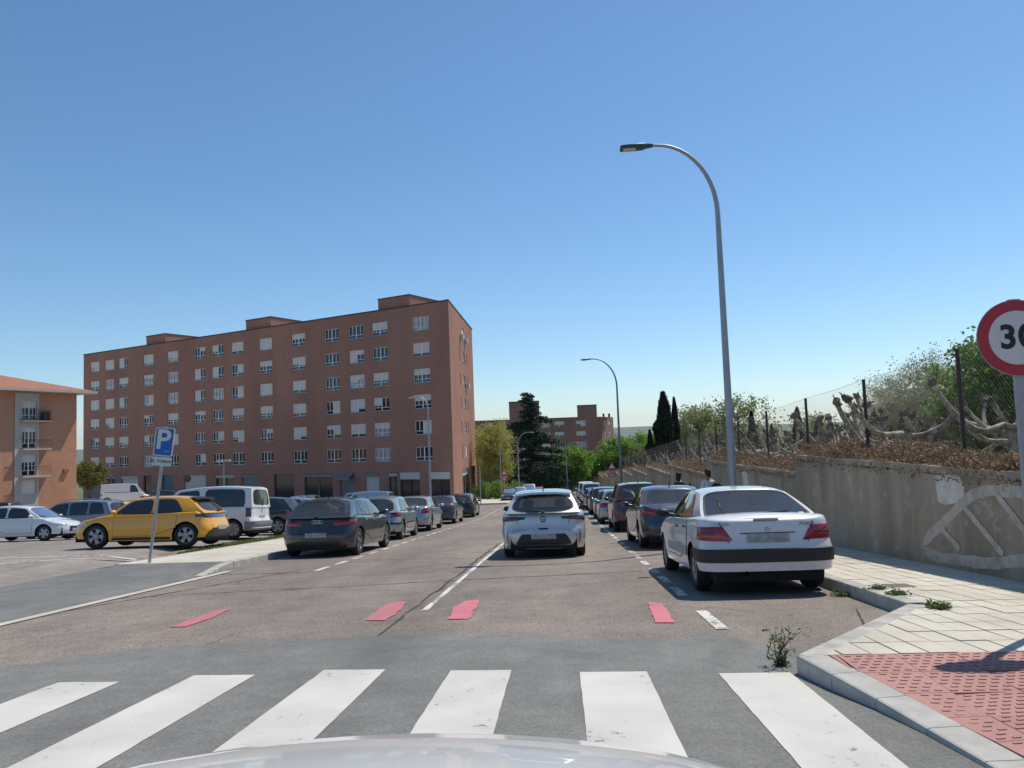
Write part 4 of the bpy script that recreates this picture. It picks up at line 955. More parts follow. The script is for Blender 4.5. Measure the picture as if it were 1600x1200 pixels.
car('hatchback_car', 'dark car parked beside the large white van', (-40.5, 77.5), -63, HATCH, 'dkgrey', group=CG)
car('hatchback_car', 'black car beside the left-hand orange building', (-43.5, 57), 90, HATCH, 'black', group=CG)
car('hatchback_car', 'blue car in front of the long brick block', (-35, 74.5), -63, HATCH, 'bluecar', group=CG)
car('saloon_car', 'red saloon in front of the long brick block', (-36, 66), 90, SEDAN, 'redcar', group=CG)
# -- bonnet of the car the picture is taken from
def own_bonnet():
    root = empty('white_car', (-.36, .5, G(.5)), slope_rot(0, .5)); tag(root, 'white bonnet of the car at the bottom edge of the picture', 'car')
    mb = MB(); rows = []
    for k in range(13):
        t = k / 12; y = -.45 + 1.8 * t; w = .88 * (1 - .06 * t); rows.append([(w * q, y - .16 * q * q * t ** 2, .932 - .08 * t - .09 * t ** 4 - .05 * q * q - .05 * abs(q) ** 8) for q in np.linspace(-1, 1, 21)])
    last = rows[-1]; rows.append([(x, y + .02, z - .03) for x, y, z in last]); rows.append([(x, y + .0, z - .06) for x, y, z in last]); mb.grid(rows); mb.build('bonnet', P['white'], root, 60)
    mb = MB()
    for sd_ in (1, -1):
        rws = []
        for k in range(11):
            t = k / 10; y = -.45 + 2.1 * t; w = .88 * (1 - .06 * t); dz = .92 - .1 * t - .13 * t ** 4 - .125
            rws.append([(sd_ * (w + .012), y - .2 * t ** 2, dz), (sd_ * (w + .09), y - .24 * t ** 2, dz - .06), (sd_ * (w + .12), y - .26 * t ** 2, dz - .2), (sd_ * (w + .11), y - .26 * t ** 2, .42 if abs(y - .75) > .36 else .34 + math.sqrt(.36 ** 2 - (y - .75) ** 2))])
        mb.grid(rws[::sd_])
    mb.build('wing', P['white'], root, 60)
    mb = MB(); mb.grid([[(x, 1.5 - .25 * (x / .8) ** 2 + o, z) for x in np.linspace(-.82, .82, 13)] for z, o in ((.25, -.05), (.4, .02), (.55, .03), (.66, -.05), (.7, -.15))]); mb.build('bumper', P['white'], root, 60)
    tm, rm = wheel_meshes(.31, 'five')
    for sd_ in (1, -1): w_ = link('wheel', tm, root, (.76 * sd_, .75, .31), (0, 0, 0 if sd_ > 0 else math.pi)); link('rim', rm, w_)
own_bonnet()

car('hatchback_car', 'dark blue hatchback in front of the shops of the long brick block', (-28.5, 70.5), -63, HATCH, 'navy', group=CG)
car('hatchback_car', 'silver car between the blue van and the long brick block', (-22.5, 67.5), -63, HATCH, 'silver2', group=CG)
# ---------------------------------------------------------------- buildings
def wall_holes(mb, x0, x1, z0, z1, holes, depth, T, mi=0):
    """flat wall (local x,z; outside is -y) with recessed openings"""
    xs = sorted({x0, x1, *[h[0] for h in holes], *[h[1] for h in holes]}); zs = sorted({z0, z1, *[h[2] for h in holes], *[h[3] for h in holes]})
    for a, b in zip(xs[:-1], xs[1:]):
        for c, d in zip(zs[:-1], zs[1:]):
            mx, mz = (a + b) / 2, (c + d) / 2
            if any(h[0] < mx < h[1] and h[2] < mz < h[3] for h in holes): continue
            mb.quad(*[T @ Vector(p) for p in ((a, 0, c), (b, 0, c), (b, 0, d), (a, 0, d))], mi)
    for a, b, c, d in holes:
        for q in (((a, 0, c), (a, depth, c), (a, depth, d), (a, 0, d)), ((b, depth, c), (b, 0, c), (b, 0, d), (b, depth, d)), ((a, 0, d), (a, depth, d), (b, depth, d), (b, 0, d)), ((a, depth, c), (a, 0, c), (b, 0, c), (b, depth, c))):
            mb.quad(*[T @ Vector(p) for p in q], mi)
def win_frame(w, h):
    m = MB(); f = .06
    def bar(x0, x1, z0, z1, d=.06): m.box((x0, -d, z0), (x1, 0, z1))
    bar(0, f, 0, h); bar(w - f, w, 0, h); bar(f, w - f, 0, f); bar(f, w - f, h - f, h); bar(w / 2 - .06, w / 2 + .06, f, h - f, .07)
    for a, b in ((f, w / 2 - .06), (w / 2 + .06, w - f)):
        bar(a, b, h * .24, h * .24 + .06, .05); bar((a + b) / 2 - .035, (a + b) / 2 + .035, h * .24 + .06, h - f, .05)
    return m.mesh('window', 'pvc')
def blind_mesh(w):
    m = MB(); n = 14
    for k in range(n): m.box((0, 0, -(k + 1) / n + .006), (w, .02, -k / n))
    return m.mesh('blind', 'blind')
WINF, PANE, BLN = {}, {}, {}
def window(parent, T, x0, x1, z0, z1, depth, halves=(0, 0), curtain=0):
    w, h = round(x1 - x0, 2), round(z1 - z0, 2); k = (w, h)
    if k not in WINF:
        WINF[k] = win_frame(w, h); BLN[k] = blind_mesh(w / 2 - .13)
        for n_, mt in (('p', 'pane'), ('c', 'curtain')): PANE[(k, n_)] = MB().quad((.03, .03, .03), (w - .03, .03, .03), (w - .03, .03, h - .03), (.03, .03, h - .03)).mesh('pane', mt)
    o = link('window', WINF[k], parent); o.matrix_local = T @ Matrix.Translation((x0, depth - .05, z0))
    p_ = link('pane', PANE[(k, 'c' if curtain else 'p')], o)
    for i, f in enumerate(halves):
        if f > .02: link('blind', BLN[k], o, (.065 + i * (w / 2 - .0), -.075, h - .05), None, (1, 1, (h - .1) * f))
    return o
def rnd_halves():
    r = random.random()
    if r < .14: return (0, 0)
    if r < .5: a = random.choice((.45, .6, .75, .97)); return (a, a)
    return (random.choice((0, 0, .3, .6, .97)), random.choice((0, .35, .7, .97)))

# long brick block ------------------------------------------------------------------
AX, AY = -11.2, 80.0; ZB = -6.2
blk = empty('apartment_block', (AX, AY, ZB), Matrix.Rotation(R(-27), 4, 'Z')); tag(blk, 'long seven-storey red-brown brick apartment block with flat roof', 'building')
HZ = 16.2 - ZB; e = Vector((-.454, .891)); LEN = 66.7; EL = 22.
COLS = (63.85, 60.2, 56.85, 51.1, 45.8, 40.2, 36.65, 32.9, 27.75, 22.1, 16.7, 12.95, 9.45, 3.75); ROWS = (14.17, 11.33, 8.5, 5.72, 2.92, .12)
I4 = Matrix.Identity(4); Te = Matrix(((e.x, -e.y, 0, 0), (e.y, e.x, 0, 0), (0, 0, 1, 0), (0, 0, 0, 1)))
def sz(z): return z - ZB
F_H = [(-c - 1.12, -c + 1.12, sz(r) - .75, sz(r) + .75) for c in COLS for r in ROWS]
SHOPS = [(.5, 3.2, 'shop_dark', 1), (4.4, 7.1, 'shop_dark', 1), (7.45, 8.7, 'shop_dark', 2), (10.05, 12.1, 'shop_white', 2), (13.7, 15.9, 'shop_grey', 3), (17, 21.5, 'shop_dark', 2), (23.2, 26.6, 'shop_dark', 0), (29, 32.4, 'shop_grey', 2),
         (33.6, 37.2, 'shop_dark', 2), (39.2, 43.6, 'shop_white', 0), (45.8, 48.2, 'shop_blue', 0), (50.5, 52.3, 'shop_dark', 0), (53.5, 57.4, 'shop_white', 2), (58.6, 61, 'shop_dark', 2), (62, 65.4, 'shop_grey', 0)]
G_H = [(-b, -a, .9, sz(-1.85)) for a, b, _, _ in SHOPS]
E_H = [(10.6, 12.9, sz(r) - .7, sz(r) + .7) for r in ROWS] + [(8.0, 8.5, sz(r) - .75, sz(r) + .75) for r in ROWS[1:]] + [(14.6, 15.1, sz(r) - .75, sz(r) + .75) for r in ROWS[1:]] + [(7.2, 14.2, .6, sz(-1.9)), (15.4, 20.8, .6, sz(-1.9))]
w = MB(); wall_holes(w, -LEN, 0, 0, HZ, F_H + G_H, .22, I4)
wall_holes(w, 0, EL, 0, HZ, E_H, .22, Te)
a_, b_, c_ = Vector((-LEN, 0)), Vector((-LEN, 0)) + e * EL, e * EL
for p, q in ((b_, a_), (c_, b_)): w.quad((p.x, p.y, 0), (q.x, q.y, 0), (q.x, q.y, HZ), (p.x, p.y, HZ))
w.build('wall', 'brick_main', blk)
r_ = MB(); r_.add([(0, 0, HZ - .4), (c_.x, c_.y, HZ - .4), (b_.x, b_.y, HZ - .4), (a_.x, a_.y, HZ - .4)], [(0, 1, 2, 3)]); r_.build('roof', 'roof_felt', blk)
def coping(pts, z, parent, t=.14):
    for p, q in zip(pts, pts[1:] + pts[:1]):
        d = (q - p).normalized(); n = Vector((d.y, -d.x)); p2, q2 = p - d * .06, q - d * .3
        v = [p2 + n * .05, q2 + n * .05, q2 - n * .3, p2 - n * .3]; m_ = MB(); m_.add([(x.x, x.y, z) for x in v] + [(x.x, x.y, z + t) for x in v], ((4, 5, 6, 7), (0, 1, 5, 4), (1, 2, 6, 5), (2, 3, 7, 6), (3, 0, 4, 7), (3, 2, 1, 0))); m_.build('coping', 'coping', parent)
coping([Vector((-LEN, 0)), Vector((0, 0)), c_, b_], HZ + .001, blk)
for s0, s1 in ((9.85, 5.4), (31.6, 27.1), (52., 47.8)):
    t_ = MB(); t_.box((-s0, .31, HZ - .3), (-s1, 8.4, HZ + 1.32)); to = t_.build('stair_tower', 'brick_main', blk)
    MB().box((-s0 - .06, .25, HZ + 1.321), (-s1 + .06, 8.46, HZ + 1.45)).build('coping', 'coping', to)
for c in COLS:
    for r in ROWS: window(blk, I4, -c - 1.12, -c + 1.12, sz(r) - .75, sz(r) + .75, .2, (0, 0) if r < 1 and random.random() < .8 else rnd_halves(), random.random() < .25)
for c in COLS:
    for r in ROWS: MB().box((-c - 1.2, -.05, sz(r) - .81), (-c + 1.2, .15, sz(r) - .752)).build('sill', 'shop_grey', blk)
for r in ROWS:
    window(blk, Te, 10.6, 12.9, sz(r) - .7, sz(r) + .7, .2, rnd_halves())
for r in ROWS[1:]:
    for x in (8., 14.6): m_ = MB().quad((x, .2, sz(r) - .75), (x + .5, .2, sz(r) - .75), (x + .5, .2, sz(r) + .75), (x, .2, sz(r) + .75)); o = m_.build('vent_slot', 'coping', blk); o.matrix_local = Te
for (z, x) in ((sz(13.6), 13.4), (sz(13.5), 9.2), (sz(8), 13.6)):
    o = MB().box((x - .4, -.42, z - .3), (x + .4, -.04, z + .3)).build('air_conditioner', 'acunit', blk); o.matrix_local = Te
o = MB().box((7.2, .24, .6), (14.2, .3, sz(-1.9))).build('shop_front', 'shop_white', blk); o.matrix_local = Te
for x in (7.9, 9.8, 11.7, 13.2): o = MB().box((x, .14, .9), (x + .9, .24, sz(-2.7))).build('shop_window', 'shop_dark', blk); o.matrix_local = Te
o = MB().box((15.4, .3, .6), (20.8, .36, sz(-1.9))).build('shop_front', 'shop_dark', blk); o.matrix_local = Te
for i, (a, b, mt, kind) in enumerate(SHOPS):
    z1 = sz(-1.85); sh = MB().box((-b, .2, .9), (-a, .26, z1)).build('shop_front', mt, blk)
    if kind == 1:
        MB().box((-b, .02, z1 - .75), (-a, .19, z1 - .01)).build('fascia', 'shop_white', sh)
        for x in (-b + .02, -(a + b) / 2, -a - .1): MB().box((x, .1, .9), (x + .08, .19, z1 - .76)).build('mullion', 'coping', sh)
        MB().box((-b, .1, .9), (-a, .19, 1.5)).build('plinth', 'brick_main', sh)
    if kind == 2:
        MB().box((-b + .05, -.03, z1 - .42), (-a - .05, .12, z1 - .06)).build('fascia', 'shop_grey' if i % 2 else 'blind_warm', sh)
        if mt == 'shop_dark': MB().box((-(a + b) / 2 - .05, .1, .9), (-(a + b) / 2 + .05, .19, z1 - .45)).build('mullion', 'shop_grey', sh)
    if kind == 3:
        m_ = MB(); m_.add([(-b, .0, z1 + .05), (-a, .0, z1 + .05), (-a, -.9, z1 - .5), (-b, -.9, z1 - .5), (-b, -.9, z1 - .75), (-a, -.9, z1 - .75)], ((0, 1, 2, 3), (3, 2, 5, 4))); m_.build('awning', 'shop_grey', sh)
# orange brick building at left ------------------------------------------------------
ob = empty('apartment_building', (-48.1, 74., -5.2), Matrix.Rotation(R(69), 4, 'Z')); tag(ob, 'orange brick building with tiled roof and small balconies at the left edge', 'building')
ZE = 7.65 + 5.2; zz = lambda z: z + 5.2
BAL = [(5.5, 4.1, 6.6, 4.75), (5.5, 4.1, 4.1, 2.1), (5.5, 4.1, 1.5, -.45)]
BALS = BAL + [(a + 7.2, b + 7.2, c, d) for a, b, c, d in BAL]
H1 = [(-a, -b, zz(d), zz(c)) for a, b, c, d in BALS] + [(-5.5, -4.1, zz(-2.2), zz(-.85)), (-12.7, -11.3, zz(-2.2), zz(-.85))]
w = MB(); wall_holes(w, -26, 0, .6, ZE, H1, .2, I4); w.quad((0, 0, .6), (0, 12, .6), (0, 12, ZE), (0, 0, ZE)); w.quad((-26, 12, .6), (-26, 0, .6), (-26, 0, ZE), (-26, 12, ZE)); w.quad((0, 12, .6), (-26, 12, .6), (-26, 12, ZE), (0, 12, ZE)); w.build('wall', 'brick_orange', ob)
MB().box((-26.05, -.06, -1.), (.06, 12.06, .6)).build('plinth', 'stone_base', ob)
for x in (-5.95, -13.15):
    s_ = MB(); wall_holes(s_, x - .25, x + 2.05, .61, ZE - .3, [h for h in H1 if x - .3 < h[0] < x + 2], .06, Matrix.Translation((0, -.06, 0))); s_.build('stucco_strip', 'stucco', ob)
for a, b, c, d in BALS:
    window(ob, I4, -a, -b, zz(d), zz(c), .2, random.choice(((.35, .35), (.2, .2), (.75, .75)))); ba = MB().box((-a - .25, -.65, zz(d) - .15), (-b + 1.1, -.061, zz(d) - .02)).build('balcony', 'stucco', ob)
    rl = MB(); x0, x1 = -a - .22, -b + 1.07; zb_, zt_ = zz(d), zz(d) + .95
    for z in (zb_ + .04, zt_): rl.tube([(x0, -.06, z), (x0, -.62, z), (x1, -.62, z), (x1, -.06, z)], .02, 4)
    for k in range(22): x = x0 + (x1 - x0) * k / 21; rl.tube([(x, -.62, zb_), (x, -.62, zt_)], .011, 4)
    rl.build('railing', 'balcony_iron', ba)
    if random.random() < .6: MB().box((-b + .35, -.55, zb_), (-b + 1.0, -.1, zb_ + .8)).build('balcony_box', 'coping', ba)
for a in (-5.5, -12.7): MB().box((a, .1, zz(-2.2)), (a + 1.4, .16, zz(-.85))).build('shutter', 'blind', ob)
for z in (4.9, 2.1): # balconies round the corner
    MB().box((.07, 1.2, zz(z) - .15), (.8, 3.4, zz(z))).build('balcony', 'stucco', ob); r = MB()
    for k in range(12): r.tube([(.78, 1.2 + .2 * k, zz(z)), (.78, 1.2 + .2 * k, zz(z) + .95)], .012, 4)
    r.tube([(.05, 1.2, zz(z) + .95), (.78, 1.2, zz(z) + .95), (.78, 3.4, zz(z) + .95)], .02, 4); r.build('railing', 'balcony_iron', ob)
MB().box((-1.4, -.2, zz(-.35)), (-.9, -.01, zz(0))).build('wall_box', 'roof_tile', ob)
OV = 1.3
rf = MB(); q = [(-27, -OV, ZE), (OV, -OV, ZE), (OV, 13, ZE), (-27, 13, ZE)]; rg = [(-20, 6, ZE + 2.1), (-6, 6, ZE + 2.1)]
rf.add(q + rg, ((0, 1, 5, 4), (1, 2, 5), (2, 3, 4, 5), (3, 0, 4))); rf.build('roof', 'roof_tile', ob)
MB().box((-27.0, -OV - .02, ZE - .22), (OV + .02, 13.02, ZE - .01)).build('eave', 'eave', ob)
MB().box((-9.2, 4.6, ZE + 1.2), (-8.4, 5.4, ZE + 2.9)).build('chimney', 'coping', ob)
# far brick block --------------------------------------------------------------------
fb = empty('apartment_block', (11.2, 205, -15), Matrix.Rotation(R(1), 4, 'Z')); tag(fb, 'distant brick block with two roof towers beyond the end of the street', 'building')
hf = 6.4 + 15
FH = [(-x - 1.25, -x + 1.25, 15 + z - .75, 15 + z + .75) for x in (5.5, 11.2, 15, 20, 26, 31, 36) for z in (4.8, 2., -.8, -3.6, -6.4)]
w = MB(); wall_holes(w, -42, 0, 0, hf, FH, .2, I4); Tf = Matrix.Rotation(R(70), 4, 'Z'); EH = [(x, x + 2, 15 + z - .7, 15 + z + .7) for x in (2.5, 7) for z in (4.6, 1.8, -1)]
wall_holes(w, 0, 12, 0, hf, EH, .2, Tf); w.build('wall', 'brick_far', fb)
MB().box((-42, .3, hf - .3), (2, 11, hf - .2)).build('roof', 'roof_felt', fb)
for h in FH: window(fb, I4, *h[:2], *h[2:], .2, rnd_halves(), random.random() < .3)
for h in EH: window(fb, Tf, *h[:2], *h[2:], .2, rnd_halves())
for a, b, h in ((-24.4, -16.4, 4.7), (-6., -1.1, 3.1)):
    to = MB().box((a, .02, hf - .1), (b, 7, hf + h)).build('stair_tower', 'brick_far', fb); MB().box((a - .1, -.08, hf + h + .001), (b + .1, 7.1, hf + h + .2)).build('coping', 'coping', to)
MB().box((-41.9, -.1, hf + .001), (-24.5, .25, hf + .15)).build('coping', 'coping', fb); MB().box((-16.3, -.1, hf + .001), (-6.1, .25, hf + .15)).build('coping', 'coping', fb)
for x in (.7, 2.2): MB().box((x, 4, hf - .2), (x + .5, 4.6, hf + .9)).build('chimney', 'coping', fb)
# ---------------------------------------------------------------- trees and plants
def tree_mesh(H, crown, clumps, leaves, lsize, spread, leafm, barkm, trunk_r=.18, first=.3, twig=0, seed=0, droop=0.):
    """crown=(rx,ry,rz,cz). Returns trunk mesh and crown mesh; limbs run from the trunk to every clump of leaves"""
    rnd = random.Random(seed); rx, ry, rz, cz = crown
    cs = []
    while len(cs) < clumps:
        p = Vector((rnd.uniform(-1, 1), rnd.uniform(-1, 1), rnd.uniform(-1, 1)))
        if .35 < p.length < 1: cs.append(Vector((p.x * rx, p.y * ry, cz + p.z * rz)))
    t = MB(); top = cz + rz * .55; ph = rnd.uniform(0, 6)
    tp = [Vector((.15 * math.sin(ph + k * .8) * k / 6, .15 * math.cos(ph + k) * k / 6, top * k / 6)) for k in range(7)]
    t.tube([tp[0] - Vector((0, 0, .3))] + tp, [trunk_r * 1.4] + [trunk_r * (1.15 - .95 * k / 6) for k in range(7)], 8)
    pts = []
    for c in cs:
        s = max(H * first * .8, min(top * .9, c.z - .45 * math.hypot(c.x, c.y) - .3)); k = min(5, int(s / top * 6)); st = tp[k].lerp(tp[k + 1], s / top * 6 - k) if k < 6 else tp[6]
        midp = st.lerp(c, .5) + Vector((rnd.uniform(-.2, .2), rnd.uniform(-.2, .2), rnd.uniform(0, .3))) * min(1, rx * .3)
        t.tube([st, midp, c], [trunk_r * .34, trunk_r * .2, trunk_r * .06], 5)
        for j in range(twig):
            d = Vector((rnd.gauss(0, 1), rnd.gauss(0, 1), rnd.gauss(.4, 1))).normalized() * spread * rnd.uniform(.8, 2.); s2 = midp.lerp(c, rnd.uniform(.2, 1)); d2 = s2 + d
            t.tube([s2, s2 + d * .5 + Vector((0, 0, .06)), d2], [trunk_r * .1, trunk_r * .07, trunk_r * .03], 4, 0, False); pts.append((d2, .5)); pts.append((s2 + d * .6, .5))
        pts.append((c, 1.))
    w = np.array([q for _, q in pts]); w /= w.sum(); idx = rng.choice(len(pts), leaves, p=w); C_ = np.array([tuple(p) for p, _ in pts])[idx]; sc = np.array([q for _, q in pts])[idx][:, None]
    g = rng.normal(size=(leaves, 3)) * spread * sc * (1, 1, .75); g[:, 2] -= droop * np.abs(rng.normal(size=leaves)); P_ = C_ + g
    P_[:, 2] = np.maximum(P_[:, 2], .1)
    return t.mesh('trunk', barkm, 50), leaf_mesh('crown', P_, lsize, leafm)
TM = {}
def tree(name, label, loc, kind, scale=1., rot=0., cat='tree', group=None, sz_=1.):
    o = empty(name, loc); o.rotation_euler.z = rot; o.scale = (scale, scale, scale * sz_); tag(o, label, cat, group)
    tm, cm = TM[kind]; link('trunk', tm, o); link('crown', cm, o); return o
TM['yellow'] = tree_mesh(10, (2.6, 2.6, 4.4, 5.9), 90, 13000, .15, .5, 'leaf_yellow', 'bark_grey', .16, .2, 3, 1)
TM['bright'] = tree_mesh(7, (3., 3., 2.6, 4.2), 70, 16000, .2, .55, 'leaf_bright', 'bark_brown', .2, .25, 2, 2)
TM['mid'] = tree_mesh(6, (2.4, 2.4, 2.4, 3.6), 60, 16000, .13, .42, 'leaf_mid', 'bark_brown', .16, .25, 2, 3)
TM['pale'] = tree_mesh(7, (2.8, 2.8, 2.8, 4.2), 70, 9000, .16, .5, 'leaf_pale', 'bark_grey', .16, .2, 5, 4)
TM['blossom'] = tree_mesh(6, (2.4, 2.4, 2.2, 3.4), 60, 10000, .07, .38, 'leaf_blossom', 'bark_grey', .085, .15, 9, 5)
TM['dark'] = tree_mesh(5, (2., 2., 1.7, 2.2), 60, 14000, .15, .4, 'leaf_dark', 'bark_brown', .16, .15, 2, 6)
TM['olive'] = tree_mesh(5, (2.6, 2.6, 2.1, 3.2), 60, 9000, .2, .45, 'leaf_olive', 'bark_brown', .16, .2, 2, 7)
TM['bush'] = tree_mesh(2, (1.3, 1.3, .8, .9), 40, 5000, .1, .3, 'leaf_mid', 'bark_brown', .06, .1, 2, 8)
def cypress_mesh(H, r, seed):
    n = 9000; h = rng.uniform(0, 1, n); rr = r * np.minimum(1, (1 - h) * 2.2 + .12) * np.minimum(1, h * 5 + .55) * (1 + .12 * np.sin(h * 23 + seed)); a = rng.uniform(0, 2 * np.pi, n)
    rr = rr * (.72 + .3 * rng.random(n)) * (1 + .13 * np.sin(a * 3 + h * 9)); P_ = np.stack([rr * np.cos(a), rr * np.sin(a), .15 + h * (H - .15)], 1)
    t = MB().tube([(0, 0, -.2), (0, 0, H * .5), (0, 0, H * .92)], [.14, .09, .02], 6); rows = []
    for k in range(12):
        q = k / 11; R_ = r * .72 * min(1, (1 - q) * 2.2 + .05) * min(1, q * 5 + .5); rows.append([(R_ * math.cos(j), R_ * math.sin(j), .2 + q * (H - .5)) for j in np.linspace(0, 2 * math.pi, 11)[:-1]])
    core = MB().grid(rows, 0, True); me = leaf_mesh('crown', P_, .16 * H / 6, 'leaf_cypress', 2.2, 2.0)
    return t.mesh('trunk', 'bark_brown'), me, core.mesh('inner_foliage', 'leaf_cypress', 60)
CYP = [cypress_mesh(6, .62, k) for k in range(3)]
def cypress(label, x, y, H, wide=1., base=None):
    o = empty('cypress_tree', (x, y, (garden(x, y) if base is None else base) - .1)); s_ = H / 6; o.scale = (s_ * wide, s_ * wide, s_); o.rotation_euler.z = random.uniform(0, 6); tag(o, label, 'tree', 'cypresses behind the wall')
    t, c, i = random.choice(CYP); link('trunk', t, o); link('crown', c, o); link('inner_foliage', i, o)
for lb, x, y, H, wd in (('tallest dark cypress behind the wall, beside a thinner one', 8.1, 60, 6.6, 1.05), ('thin dark cypress right of the tallest one', 9., 60.5, 6.2, .55), ('short dark cypress left of the tallest one', 6.95, 60, 3.7, .8),
                        ('dark cypress just right of the near lamp post', 8.1, 33, 2.8, .7), ('small pointed cypress among the pollarded trees', 13.5, 50, 3.4, .8), ('small broad cypress on the skyline between fence posts', 18., 55, 4., .95), ('ragged dark cypress beside the fence post', 9.1, 30, 2.7, .8)):
    cypress(lb, x, y, H, wd)
def cedar():
    o = empty('cedar_tree', (-4.6, 116, ground(-4.6, 116))); tag(o, 'tall dark cedar with layered drooping branches at the end of the street', 'tree')
    H = 16.; t = MB(); t.tube([(0, 0, -.3), (.1, 0, 5), (0, .1, 10), (-.6, 0, H - .4)], [.45, .34, .2, .03], 8); pts = []
    rnd = random.Random(5)
    for k in range(85):
        h = 1.2 + (H - 1.8) * (k / 84) ** .9; a = rnd.uniform(0, 6.28); ln = (1 - (h / H) ** 1.3) * 6. * rnd.uniform(.6, 1.12) + .5; d = Vector((math.cos(a), math.sin(a), 0)); p = []
        for j in range(6):
            q = j / 5; p.append(Vector((0, 0, h)) + d * ln * q + Vector((0, 0, .5 * q - 1.1 * q * q * (1 - h / H * .5))))
        t.tube(p, [.09 * (1 - j / 6) + .012 for j in range(6)], 5)
        for _ in range(int(260 * ln / 3)):
            q = rnd.uniform(.12, 1.05); b = p[min(4, int(q * 5))].lerp(p[min(5, int(q * 5) + 1)], (q * 5) % 1); w_ = .75 * (1.1 - q * .5) * min(1, ln / 2.5); pts.append((b.x + rnd.gauss(0, w_), b.y + rnd.gauss(0, w_), b.z + rnd.gauss(0, .07) - .05))
    link('trunk', t.mesh('trunk', 'bark_brown', 50), o); link('crown', leaf_mesh('crown', np.array(pts), .24, 'leaf_dark', 2.), o)
cedar()
g_ = lambda x, y: (x, y, ground(x, y))
tree('plane_tree', 'tall yellow-green tree between the brick block and the cedar', g_(-8.2, 97), 'yellow', 1.0, 0)
tree('plane_tree', 'yellow-green tree behind the first, half hidden by the cedar', g_(-10.6, 112), 'yellow', 1.02, 2)
tree('lime_tree', 'bright green round tree right of the cedar', g_(1.4, 118), 'bright', 1.05, 0); tree('lime_tree', 'bright green tree beside the end of the wall', g_(3.6, 124), 'bright', 1., 2.)
tree('lime_tree', 'bright green tree low behind the right-hand row of cars', g_(-1.2, 124), 'bright', .85, 4.)
for i, (x, y, s_) in enumerate(((8.8, 122, 1.0), (11.5, 118, .95), (14, 126, 1.1), (17, 120, 1.), (20, 132, 1.1))):
    tree('leafy_tree', ['yellow-green tree nearest the far end of the wall', 'second yellow-green tree past the far end of the wall', 'middle yellow-green tree below the far brick block', 'yellow-green tree left of the cypresses', 'yellow-green tree right behind the cypresses'][i], (x, y, garden(x, y) - 1), 'olive' if i % 2 else 'bright', s_ * 1.05, i, group='trees beyond the wall')
for i, (x, y, s_, k) in enumerate(((12.9, 72, 1.35, 'pale'), (16.6, 72, 1.5, 'pale'), (21.5, 68, 1.15, 'pale'), (15., 84, 1.5, 'pale'))):
    tree('leafy_tree', ['pale green tree right of the cypress pair', 'pale green airy tree behind the near lamp post', 'thin pale tree right of the near lamp post', 'pale tree farther behind the near lamp post'][i], (x, y, garden(x, y) - .8), k, s_ * .78, i * 1.3, group='trees beyond the wall')
for i, (x, y, s_, k) in enumerate(((11.6, 27, .66, 'blossom'), (11.3, 23.5, .68, 'blossom'), (10., 24.5, .5, 'blossom'), (12.2, 24, .42, 'dark'), (10.4, 19.2, .56, 'mid'), (12.4, 20.6, .66, 'mid'), (11.4, 29, .4, 'dark'), (12.6, 25.4, .6, 'blossom'))):
    tree('leafy_tree', ['bare-twigged pale blossoming tree left of the tall fence post', 'largest pale blossoming tree behind the fence', 'small pale blossoming tree behind the second fence post', 'dark low bush-like tree under the blossoming trees', 'fresh green tree left of the speed limit sign', 'fresh green tree behind the speed limit sign', 'dark evergreen low behind the pollarded trees', 'twiggy pale tree between the two near fence posts'][i], (x, y, garden(x, y) - .1), k, s_, i * 2.1, group='trees beyond the wall')
tree('leafy_tree', 'small olive-green tree beside the orange building', (-52.2, 82.5, -3.), 'olive', .66, 1)
tree('leafy_tree', 'dark green tree left of the cedar on the far corner', g_(-8.4, 121), 'dark', 1.25, 1); tree('leafy_tree', 'dark green tree below the cedar', g_(-2.4, 112), 'dark', 1.25, 3)
for i, (x, y) in enumerate(((-7.4, 90), (-9.3, 93), (-6.2, 104))): tree('shrub', ['green shrub at the corner of the long brick block', 'green shrub behind the corner of the brick block', 'green shrub below the yellow-green tree'][i], g_(x, y), 'bush', 1.1, i, 'shrub', 'shrubs past the side street')

